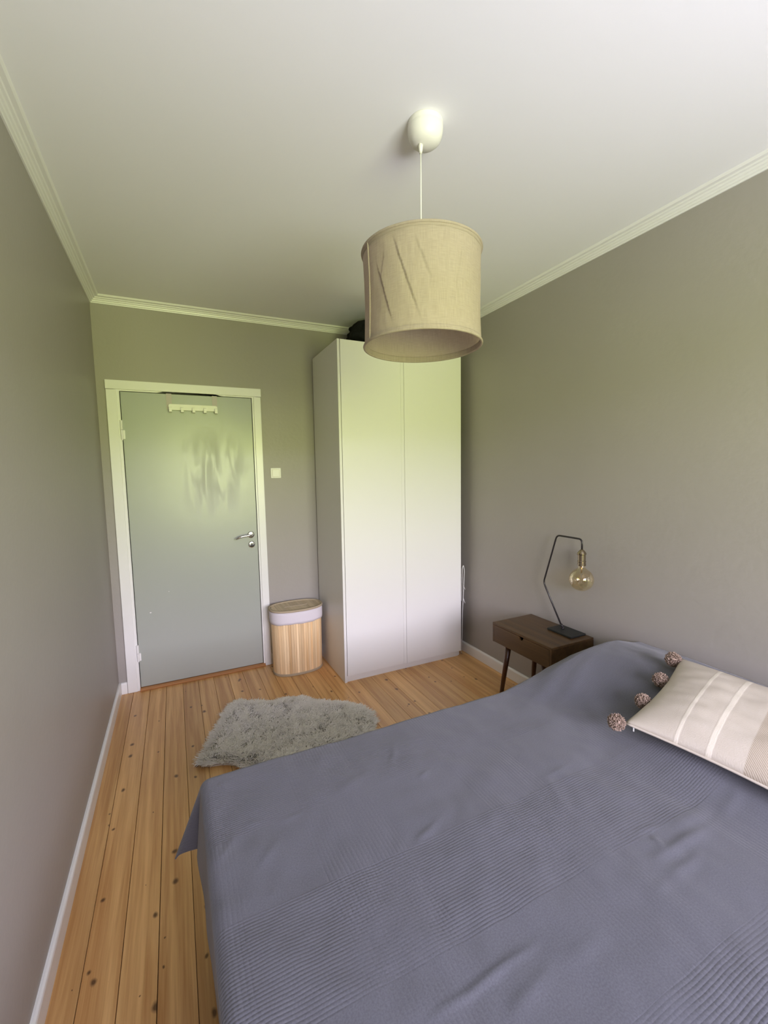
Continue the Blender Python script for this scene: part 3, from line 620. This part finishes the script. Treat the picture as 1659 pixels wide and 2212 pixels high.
ridges = [((0.776, -2.819), (1.031, -2.803), 0.0075, 0.005), ((0.891, -2.876), (1.029, -2.85), 0.004, 0.009), ((1.061, -2.858), (1.17, -2.854), 0.003, 0.012), ((0.934, -2.483), (1.03, -2.445), 0.006, 0.006),
          ((1.007, -2.203), (1.074, -2.081), 0.006, 0.005), ((1.07, -2.282), (1.11, -2.256), 0.006, 0.005), ((1.414, -2.452), (1.549, -2.452), 0.003, 0.006), ((1.427, -2.452), (1.389, -2.544), 0.003, 0.006),
          ((0.805, -2.223), (0.934, -2.181), 0.005, 0.014), ((0.557, -2.363), (0.61, -2.317), 0.004, 0.007), ((0.561, -2.454), (0.579, -2.447), 0.003, 0.006), ((0.452, -2.327), (0.518, -2.233), 0.004, 0.008),
          ((0.625, -2.249), (0.7, -2.246), 0.003, 0.006), ((0.544, -2.213), (0.589, -2.225), 0.003, 0.006), ((1.5, -2.746), (1.487, -2.785), 0.008, 0.005), ((1.424, -2.795), (1.627, -2.79), 0.007, 0.009),
          ((1.422, -2.842), (1.554, -2.833), 0.006, 0.009), ((1.468, -2.72), (1.546, -2.732), 0.004, 0.006), ((1.357, -2.845), (1.402, -2.844), 0.003, 0.006), ((1.574, -2.758), (1.745, -2.752), 0.006, 0.012),
          ((1.508, -2.801), (1.7, -2.794), 0.005, 0.01), ((1.733, -2.788), (1.854, -2.776), 0.004, 0.01),
          ((1.66, -2.10), (1.93, -2.05), 0.008, 0.022), ((1.78, -2.17), (2.12, -2.07), 0.008, 0.020), ((2.14, -2.075), (2.29, -2.02), 0.005, 0.012), ((1.62, -1.99), (1.88, -1.97), 0.006, 0.016)]
def top_z(x, y):
    z = 0.519
    pil = sstep(1.69, 2.18, x+0.03*math.sin(y*9))
    along = 1-0.10*math.exp(-((y+2.76)/0.07)**2)
    z += 0.118*pil*along*sstep(-1.89, -2.03, y)+0.012*pil*math.exp(-((x-2.25)/0.12)**2)
    if x > 2.33: z -= 0.035*sstep(2.33, 2.52, x)*pil
    z += 0.010*noise.noise(Vector((x*2.6, y*2.6, 0.3)))+0.0045*noise.noise(Vector((x*7, y*7, 3)))+0.0016*noise.noise(Vector((x*24, y*17, 7)))+0.004*max(0, noise.noise(Vector((x*9+y*6, y*4-x*2, 5)))-0.22)
    for (p0, p1, h, wd_) in ridges:
        dx, dy = p1[0]-p0[0], p1[1]-p0[1]; l2 = dx*dx+dy*dy; s_ = ((x-p0[0])*dx+(y-p0[1])*dy)/l2
        if -0.1 < s_ < 1.1:
            dd = ((x-p0[0])*dy-(y-p0[1])*dx)/math.sqrt(l2)+0.004*noise.noise(Vector((s_*5, h*900, 1)))
            if abs(dd) < 4*wd_: z += 0.55*h*math.exp(-0.5*(dd/(wd_ if wd_ > 0.0051 else 0.0044))**2)*max(0, math.sin(PI*min(1, max(0, (s_+0.1)/1.2))))
    return z
# cloth laid by arc length: past an edge it rolls over with radius ER and hangs
ER, DROPF, DROPS = 0.032, 0.225, 0.165
EX0, EY1, EY0 = 0.437, -1.947, BY0-0.012
def roll_over(o, side):
    """o: length past the start of the bend -> (horizontal advance, drop)"""
    if o <= 0: return 0, 0
    q = ER*PI/2
    if o < q: a = o/ER; return ER*math.sin(a), ER*(1-math.cos(a))
    return ER, ER+(o-q)
def pos(u, v):
    x, y = u, v; ou = max(0, (EX0+ER)-u); ov = max(0, v-(EY1-ER)); ow = max(0, (EY0+ER)-v)
    xc = max(u, EX0+ER); yc = min(max(v, EY0+ER), EY1-ER)
    z = top_z(xc, yc); X, Y = xc, yc
    if ou > 0 and ov > 0:
        o = math.hypot(ou, ov); a = math.atan2(ov, ou)                     # corner: falls as a soft cone
        h_, d_ = roll_over(o, 0); ca, sa = math.cos(a), math.sin(a)
        fl = 0.115*(math.sin(2*a)**1.3)*max(0, o-0.04)/0.25
        X -= (h_+fl*0.9)*ca**0.8 if ca > 0 else 0; Y += (h_*0.9+fl*0.6)*max(sa, 0)**0.8; z -= d_*0.93
    elif ou > 0:
        h_, d_ = roll_over(ou, 0); k_ = max(0, d_-ER)
        flare = 0.10*math.exp(-((EY1-ER-v)/0.13)**2)*0.0+0.020*k_/0.2*math.exp(-((EY1-ER-v)/0.16)**2)
        X -= h_+flare+k_*(0.035*math.exp(-((v+2.25)/0.09)**2))-0.02*k_*sstep(-2.35, -2.6, v); z -= d_
        X += 0.006*math.sin(v*17)*min(1, k_/0.1)*sstep(-2.4, -2.7, v)
    elif ov > 0 or ow > 0:
        o = ov or ow; sg = 1 if ov else -1; h_, d_ = roll_over(o, 0); k_ = max(0, d_-ER)
        Y += sg*(h_+k_*0.10*(0.35+0.35*math.sin(u*13))); z -= d_
    return Vector((X, Y, max(z, 0.02)))
us = np.concatenate([np.arange(EX0-DROPF, 0.9, 0.0066), np.arange(0.9, RW-0.006, 0.0085)])
vs = np.concatenate([np.arange(EY0-0.22, -3.1, 0.02), np.arange(-3.1, EY1+DROPS, 0.0068)])
nu, nv = len(us), len(vs); verts = [pos(float(u), float(v)) for v in vs for u in us]
faces = [(j*nu+i, j*nu+i+1, (j+1)*nu+i+1, (j+1)*nu+i) for j in range(nv-1) for i in range(nu-1)]
me = bpy.data.meshes.new('coverlet'); me.from_pydata(verts, [], faces)
uvl = me.uv_layers.new(name='UVMap'); li = np.array([l.vertex_index for l in me.loops])
uvd = np.empty((len(li), 2), dtype=np.float32); uvd[:, 0] = us[li % nu]; uvd[:, 1] = vs[li//nu]; uvl.data.foreach_set('uv', uvd.ravel())
for p in me.polygons: p.use_smooth = True
cv = bpy.data.objects.new('coverlet', me); COL.objects.link(cv)
so_ = cv.modifiers.new('solid', 'SOLIDIFY'); so_.thickness = 0.004; so_.offset = -1
tag(cv, 'grey-blue ribbed cotton coverlet spread over the whole bed', 'bedspread')
mc = bpy.data.materials.new('ribbed_grey_cotton'); mc.use_nodes = True; t = mc.node_tree; b = t.nodes['Principled BSDF']
b.inputs['Base Color'].default_value = (0.105, 0.107, 0.130, 1); b.inputs['Roughness'].default_value = 0.85; b.inputs['Specular IOR Level'].default_value = 0.25; b.inputs['Sheen Weight'].default_value = 0.25; b.inputs['Sheen Roughness'].default_value = 0.5
uv = N(t, 'ShaderNodeUVMap'); sp_ = N(t, 'ShaderNodeSeparateXYZ'); L(t, uv.outputs[0], sp_.inputs[0])
def math_(op, a, b_=None, c=None):
    n = N(t, 'ShaderNodeMath', operation=op)
    for i, q in enumerate((a, b_, c)):
        if q is None: continue
        if isinstance(q, (int, float)): n.inputs[i].default_value = q
        else: L(t, q, n.inputs[i])
    return n.outputs[0]
U, V = sp_.outputs[0], sp_.outputs[1]
def band(c, start, width, period):
    m_ = math_('MODULO', math_('ADD', math_('SUBTRACT', c, start), period*20), period)
    return math_('MULTIPLY', math_('LESS_THAN', m_, width), 1.0)
wob = N(t, 'ShaderNodeTexNoise'); wob.inputs['Scale'].default_value = 5; L(t, uv.outputs[0], wob.inputs['Vector'])
def ribs(c, pitch):
    return math_('ABSOLUTE', math_('SINE', math_('MULTIPLY', math_('MULTIPLY_ADD', wob.outputs['Fac'], 0.012, c), PI/pitch)))
bu = math_('MAXIMUM', band(U, 0.690, 0.225, 0.49), math_('LESS_THAN', U, 0.508))
bv = band(V, -2.740, 0.255, 0.49)
nm = N(t, 'ShaderNodeTexNoise'); nm.inputs['Scale'].default_value = 3.3; nm.inputs['Detail'].default_value = 2; L(t, uv.outputs[0], nm.inputs['Vector'])
am = N(t, 'ShaderNodeMapRange'); am.inputs[1].default_value = 0.40; am.inputs[2].default_value = 0.60; am.inputs[3].default_value = 0.40; am.inputs[4].default_value = 1.0; L(t, nm.outputs['Fac'], am.inputs[0])
hgt = math_('MULTIPLY', math_('ADD', math_('MULTIPLY', bu, ribs(U, 0.0105)), math_('MULTIPLY', bv, ribs(V, 0.0076))), am.outputs[0])
nf = N(t, 'ShaderNodeTexNoise'); nf.inputs['Scale'].default_value = 160; nf.inputs['Detail'].default_value = 3; L(t, uv.outputs[0], nf.inputs['Vector'])
hgt2 = math_('MULTIPLY_ADD', nf.outputs['Fac'], 0.55, hgt)
bn = N(t, 'ShaderNodeBump'); bn.inputs['Strength'].default_value = 0.40; bn.inputs['Distance'].default_value = 0.0016; L(t, hgt2, bn.inputs['Height']); L(t, bn.outputs[0], b.inputs['Normal'])
nc_ = N(t, 'ShaderNodeTexNoise'); nc_.inputs['Scale'].default_value = 260; nc_.inputs['Detail'].default_value = 2; L(t, uv.outputs[0], nc_.inputs['Vector'])
cr = N(t, 'ShaderNodeValToRGB'); cr.color_ramp.elements[0].position = 0.3; cr.color_ramp.elements[0].color = (0.088, 0.090, 0.110, 1); cr.color_ramp.elements[1].position = 0.7; cr.color_ramp.elements[1].color = (0.118, 0.120, 0.144, 1)
L(t, nc_.outputs['Fac'], cr.inputs[0]); L(t, cr.outputs[0], b.inputs['Base Color'])
me.materials.append(mc)

# sleeping pillows under the coverlet (they raise it at the head)
for i, yc in enumerate((-2.38, -3.12)):
    bm = bmesh.new(); bmesh.ops.create_grid(bm, x_segments=20, y_segments=26, size=1)
    top = list(bm.verts)
    for v in top:
        a, c = v.co.x, v.co.y; e = max(0, (1-a**4))**0.5*max(0, (1-c**4))**0.5
        v.co = Vector((a*0.215, c*0.33, 0.030+0.030*e))
    r_ = bmesh.ops.duplicate(bm, geom=bm.faces[:]+bm.verts[:]+bm.edges[:])
    for v in [g for g in r_['geom'] if isinstance(g, bmesh.types.BMVert)]: v.co.z = 0.060-v.co.z
    bmesh.ops.remove_doubles(bm, verts=bm.verts, dist=0.0005)
    pw = finish('pillow', bm, M_mattress, smooth=True); pw.location = (2.275, yc, 0.504)
    tag(pw, ('sleeping pillow under the coverlet, on the nightstand side of the bed', 'sleeping pillow under the coverlet, on the window side of the bed')[i], 'pillow', 'pillows under the coverlet')

# ------------------------------------------------------------------ cushion with pompoms
A_ = Vector((1.800, -2.456, 0.585)); B_ = Vector((2.262, -2.372, 0.690)); 
ex = (B_-A_); CL = ex.length; ex.normalize(); ey = Vector((0.108, -1.0, -0.015)).normalized(); ez = ex.cross(ey).normalized(); 
if ez.z < 0: ez = -ez
CWD = 0.62
cu = empty('cushion', tuple(A_), label='oblong cream striped cushion with taupe pompoms lying on the coverlet', cat='cushion')
def CP(a, b_, h):
    return ex*a+ey*b_+ez*h
mcu = bpy.data.materials.new('cream_striped_cotton'); mcu.use_nodes = True; t = mcu.node_tree; b = t.nodes['Principled BSDF']
uv = N(t, 'ShaderNodeUVMap'); sp_ = N(t, 'ShaderNodeSeparateXYZ'); L(t, uv.outputs[0], sp_.inputs[0]); V = sp_.outputs[1]; U = sp_.outputs[0]
def win_(c, a, w_, soft=0.002):
    m_ = N(t, 'ShaderNodeMapRange'); d = math_('ABSOLUTE', math_('SUBTRACT', c, a)); m_.inputs[1].default_value = w_-soft; m_.inputs[2].default_value = w_+soft
    m_.inputs[3].default_value = 1; m_.inputs[4].default_value = 0; L(t, d, m_.inputs[0]); return m_.outputs[0]
nn = N(t, 'ShaderNodeTexNoise'); nn.inputs['Scale'].default_value = 14; nn.inputs['Detail'].default_value = 5; L(t, uv.outputs[0], nn.inputs['Vector'])
wl = N(t, 'ShaderNodeTexWave'); wl.inputs['Scale'].default_value = 95; wl.inputs['Distortion'].default_value = 1.5; wl.bands_direction = 'DIAGONAL'; L(t, uv.outputs[0], wl.inputs['Vector'])
c1 = N(t, 'ShaderNodeMixRGB'); c1.inputs[1].default_value = (0.50, 0.445, 0.375, 1); c1.inputs[2].default_value = (0.58, 0.53, 0.465, 1); L(t, nn.outputs['Fac'], c1.inputs[0])
strp = math_('MAXIMUM', win_(V, 0.155, 0.0055), win_(V, 0.245, 0.0075))
c2 = N(t, 'ShaderNodeMixRGB'); L(t, math_('MULTIPLY', strp, 0.8), c2.inputs[0]); L(t, c1.outputs[0], c2.inputs[1]); c2.inputs[2].default_value = (0.72, 0.67, 0.58, 1)
tan = N(t, 'ShaderNodeMixRGB'); L(t, wl.outputs['Fac'], tan.inputs[0]); tan.inputs[1].default_value = (0.33, 0.275, 0.215, 1); tan.inputs[2].default_value = (0.52, 0.46, 0.38, 1)
c3 = N(t, 'ShaderNodeMixRGB'); L(t, win_(V, 0.395, 0.062), c3.inputs[0]); L(t, c2.outputs[0], c3.inputs[1]); L(t, tan.outputs[0], c3.inputs[2]); L(t, c3.outputs[0], b.inputs['Base Color'])
b.inputs['Roughness'].default_value = 0.9; b.inputs['Specular IOR Level'].default_value = 0.2
n2 = N(t, 'ShaderNodeTexNoise'); n2.inputs['Scale'].default_value = 260; L(t, uv.outputs[0], n2.inputs['Vector'])
bn = N(t, 'ShaderNodeBump'); bn.inputs['Strength'].default_value = 0.4; bn.inputs['Distance'].default_value = 0.0015; L(t, math_('ADD', n2.outputs['Fac'], math_('MULTIPLY', strp, 0.8)), bn.inputs['Height']); L(t, bn.outputs[0], b.inputs['Normal'])
NA, NB = 60, 72; verts = []; faces = []; uvs = []
def edge_in(s_): return 0.020*math.sin(PI*s_)
for side in (1, -1):
    for j in range(NB+1):
        for i in range(NA+1):
            s_, q_ = i/NA, j/NB
            a = s_*CL; c = q_*CWD
            a = a*(1-2*edge_in(q_)*0.9/CL)+edge_in(q_)*0.9 ; c = c*(1-2*edge_in(s_)/CWD)+edge_in(s_)
            e = (max(0, 1-abs(2*s_-1)**2.6)**0.62)*(max(0, 1-abs(2*q_-1)**3.0)**0.62)
            h = e*0.060 if side == 1 else -e*0.055
            h += 0.003*noise.noise(Vector((a*9, c*9, side)))*e+(0.0035*noise.noise(Vector((a*28, c*11, 5)))*e if side == 1 else 0)
            wv = CP(a, c, h+0.012); wz = A_+wv
            zlo = top_z(wz.x, wz.y)+(0.003 if side == -1 else 0.006)-A_.z      # the underside rests on the coverlet
            if wv.z < zlo: wv.z = zlo
            verts.append(wv); uvs.append((a, c))
def ix(side, i, j): return side*(NA+1)*(NB+1)+j*(NA+1)+i
for side in (0, 1):
    for j in range(NB):
        for i in range(NA):
            f = (ix(side, i, j), ix(side, i+1, j), ix(side, i+1, j+1), ix(side, i, j+1)); faces.append(f if side == 0 else f[::-1])
bm = bmesh.new(); bv_ = [bm.verts.new(v) for v in verts]; ul = bm.loops.layers.uv.new('UVMap')
for f in faces:
    fc = bm.faces.new([bv_[k] for k in f])
    for lp, k in zip(fc.loops, f): lp[ul].uv = uvs[k]
bmesh.ops.remove_doubles(bm, verts=bm.verts, dist=0.0004)
finish('cushion_cover', bm, mcu, cu, smooth=True)
M_zip = mat('white_zip', (0.75, 0.75, 0.76), 0.4)
bm = bmesh.new(); pz = []
for i in range(31):
    q_ = i/30; a = edge_in(q_)*0.9; c = q_*CWD; pz.append(CP(a-0.001, c, 0.010))
tube(bm, pz, 0.0040, 8); finish('seam_piping', bm, mcu, cu, smooth=True)
bm = bmesh.new(); bmesh.ops.create_cube(bm, size=1); bmesh.ops.scale(bm, verts=bm.verts, vec=(0.002, 0.004, 0.012)); bmesh.ops.translate(bm, verts=bm.verts, vec=CP(-0.004, 0.030, 0.002)); finish('zip_pull', bm, M_zip, cu)
def pompom(c, r):
    bm = bmesh.new(); bmesh.ops.create_icosphere(bm, subdivisions=2, radius=r*0.80)
    core = list(bm.verts)
    rnd = random.Random(int(c[0]*1e4)); n = 520
    for k in range(n):
        zz = 1-2*(k+0.5)/n; ph = k*2.39996; d = Vector((math.sqrt(1-zz*zz)*math.cos(ph), math.sqrt(1-zz*zz)*math.sin(ph), zz))
        d = (d+Vector((rnd.gauss(0, .10), rnd.gauss(0, .10), rnd.gauss(0, .10)))).normalized()
        ln = r*rnd.uniform(0.90, 1.10); o1 = d.orthogonal().normalized(); o1.rotate(Matrix.Rotation(rnd.uniform(0, 6.28), 3, d)); o2 = d.cross(o1); w_ = r*0.060
        base = [bm.verts.new(d*r*0.70+o1*w_*math.cos(q)+o2*w_*math.sin(q)) for q in (0, 2.09, 4.19)]
        tip = [bm.verts.new(d*ln+(o1*math.cos(q)+o2*math.sin(q))*w_*1.15) for q in (0, 2.09, 4.19)]
        for i in range(3): bm.faces.new((base[i], base[(i+1) % 3], tip[(i+1) % 3], tip[i]))
        bm.faces.new(tip)
    bmesh.ops.translate(bm, verts=bm.verts, vec=c)
    return finish('pompom', bm, M_pom, cu)
for a, b_, h, r in ((-0.022, -0.020, 0.016, 0.0285), (CL*0.295, -0.002, 0.010, 0.0275), (CL*0.62, -0.004, 0.010, 0.0285), (CL*0.95, -0.020, 0.010, 0.0300)):
    pompom(CP(a, b_, h), r)

# ------------------------------------------------------------------ sheepskin rug
rug_out = [(0.450, -1.075), (0.470, -1.020), (0.560, -0.800), (0.625, -0.640), (0.665, -0.545), (0.735, -0.515), (0.850, -0.600), (0.930, -0.640), (1.040, -0.640), (1.110, -0.670),
           (1.170, -0.755), (1.260, -0.820), (1.330, -0.860), (1.395, -0.930), (1.430, -1.020), (1.425, -1.130), (1.360, -1.230), (1.240, -1.290), (1.120, -1.280), (0.980, -1.300), (0.880, -1.360),
           (0.790, -1.390), (0.720, -1.330), (0.690, -1.240), (0.640, -1.170), (0.575, -1.120), (0.510, -1.105)]
def inside(x, y, P):
    c = False; n = len(P)
    for i in range(n):
        x1, y1 = P[i]; x2, y2 = P[(i+1) % n]
        if (y1 > y) != (y2 > y) and x < (x2-x1)*(y-y1)/(y2-y1)+x1: c = not c
    return c
def edist(x, y, P):
    d = 9; n = len(P)
    for i in range(n):
        x1, y1 = P[i]; x2, y2 = P[(i+1) % n]; dx, dy = x2-x1, y2-y1
        s_ = max(0, min(1, ((x-x1)*dx+(y-y1)*dy)/(dx*dx+dy*dy))); d = min(d, math.hypot(x-x1-dx*s_, y-y1-dy*s_))
    return d
def smooth_poly(P, it=2):
    for _ in range(it):
        Q = []
        for i in range(len(P)):
            a, b_ = P[i], P[(i+1) % len(P)]; Q += [(a[0]*.75+b_[0]*.25, a[1]*.75+b_[1]*.25), (a[0]*.25+b_[0]*.75, a[1]*.25+b_[1]*.75)]
        P = Q
    return P
RPf = smooth_poly(rug_out, 1)
rug = empty('sheepskin_rug', (0.95, -0.95, 0), label='shaggy grey-white sheepskin rug lying on the pine floor beside the bed', cat='rug')
bm = bmesh.new(); sp2 = smooth_poly(rug_out, 2); cxr, cyr = 0.95, -0.95
lo = [bm.verts.new((x-cxr, y-cyr, 0.0)) for x, y in sp2]; hi = [bm.verts.new((cxr*0.03+x*0.97-cxr, cyr*0.03+y*0.97-cyr, 0.016)) for x, y in sp2]
for i in range(len(sp2)): bm.faces.new((lo[i], lo[(i+1) % len(sp2)], hi[(i+1) % len(sp2)], hi[i]))
f1 = bm.faces.new(lo); f2 = bm.faces.new(hi); bmesh.ops.triangulate(bm, faces=[f1, f2])
M_hide = mat('sheepskin_hide', (0.70, 0.67, 0.61), 0.95, spec=0.1)
finish('hide', bm, M_hide, rug)
mf = bpy.data.materials.new('sheepskin_fur'); mf.use_nodes = True; t = mf.node_tree; b = t.nodes['Principled BSDF']
at = N(t, 'ShaderNodeAttribute'); at.attribute_name = 'tone'; cr = N(t, 'ShaderNodeValToRGB'); cr.color_ramp.elements[0].color = (0.84, 0.80, 0.76, 1); cr.color_ramp.elements[1].color = (0.97, 0.945, 0.92, 1)
L(t, at.outputs['Fac'], cr.inputs[0]); L(t, cr.outputs[0], b.inputs['Base Color']); b.inputs['Roughness'].default_value = 0.8; b.inputs['Specular IOR Level'].default_value = 0.2
trl = N(t, 'ShaderNodeBsdfTranslucent'); L(t, cr.outputs[0], trl.inputs[0]); mx = N(t, 'ShaderNodeMixShader'); mx.inputs[0].default_value = 0.12
L(t, b.outputs[0], mx.inputs[1]); L(t, trl.outputs[0], mx.inputs[2]); L(t, mx.outputs[0], t.nodes['Material Output'].inputs[0])
rnd = random.Random(11); fv, ff, tone, fn = [], [], [], []
step = 0.0062; xx = 0.43
cells = []
while xx < 1.45:
    yy = -1.41
    while yy < -0.5:
        cells.append((xx, yy)); yy += step
    xx += step
for (x0, y0) in cells:
    for rep in range(2):
        x = x0+rnd.uniform(-1, 1)*step*.6; y = y0+rnd.uniform(-1, 1)*step*.6
        if not inside(x, y, RPf): continue
        ed = edist(x, y, RPf); nn_ = noise.noise(Vector((x*16, y*16, 0))); n2_ = noise.noise(Vector((x*16, y*16, 9)))
        ang = 2.6*nn_*PI+rnd.gauss(0, 0.6) if rnd.random() < 0.7 else rnd.uniform(0, 2*PI); lean = 0.75+0.5*n2_
        dcx, dcy = x-0.95, y+0.98; dl_ = math.hypot(dcx, dcy)+1e-6
        dx, dy = math.cos(ang), math.sin(ang)
        if ed < 0.05: kx = 1-ed/0.05; dx = dx*(1-kx)+dcx/dl_*kx*1.3; dy = dy*(1-kx)+dcy/dl_*kx*1.3
        ln = rnd.uniform(0.024, 0.040); wv_ = rnd.uniform(0.0016, 0.0036); hh = min(1, 0.45+ed/0.06)
        px_, py_ = -dy, dx; tn = min(1, max(0, 0.5+0.5*n2_+rnd.gauss(0, 0.2))); base = len(fv); K = 4
        cu_ = rnd.gauss(0, 0.35)
        for s_ in range(K+1):
            q_ = s_/K; r_ = ln*q_*lean; zz = 0.012+ln*hh*(q_-0.45*q_*q_)*1.05; w_ = wv_*(1-q_)**0.6+0.0003
            ox_ = dx*r_+px_*cu_*ln*q_*q_; oy_ = dy*r_+py_*cu_*ln*q_*q_
            fv.append((x+ox_-px_*w_-cxr, y+oy_-py_*w_-cyr, zz)); fv.append((x+ox_+px_*w_-cxr, y+oy_+py_*w_-cyr, zz+rnd.uniform(-.001, .001)))
            tone += [tn*(0.35+0.65*q_)]*2; nv_ = Vector((dx*0.30+rnd.gauss(0, 0.12), dy*0.30-0.25+rnd.gauss(0, 0.12), 1)).normalized(); fn += [nv_, nv_]
        for s_ in range(K): k_ = base+2*s_; ff.append((k_, k_+2, k_+3, k_+1))
mesh = bpy.data.meshes.new('fur'); mesh.from_pydata(fv, [], ff); at_ = mesh.attributes.new('tone', 'FLOAT', 'POINT'); at_.data.foreach_set('value', tone)
mesh.materials.append(mf)
for p in mesh.polygons: p.use_smooth = True
mesh.normals_split_custom_set_from_vertices(fn)
fo = bpy.data.objects.new('fur', mesh); COL.objects.link(fo); fo.parent = rug; fo['kind'] = 'stuff'
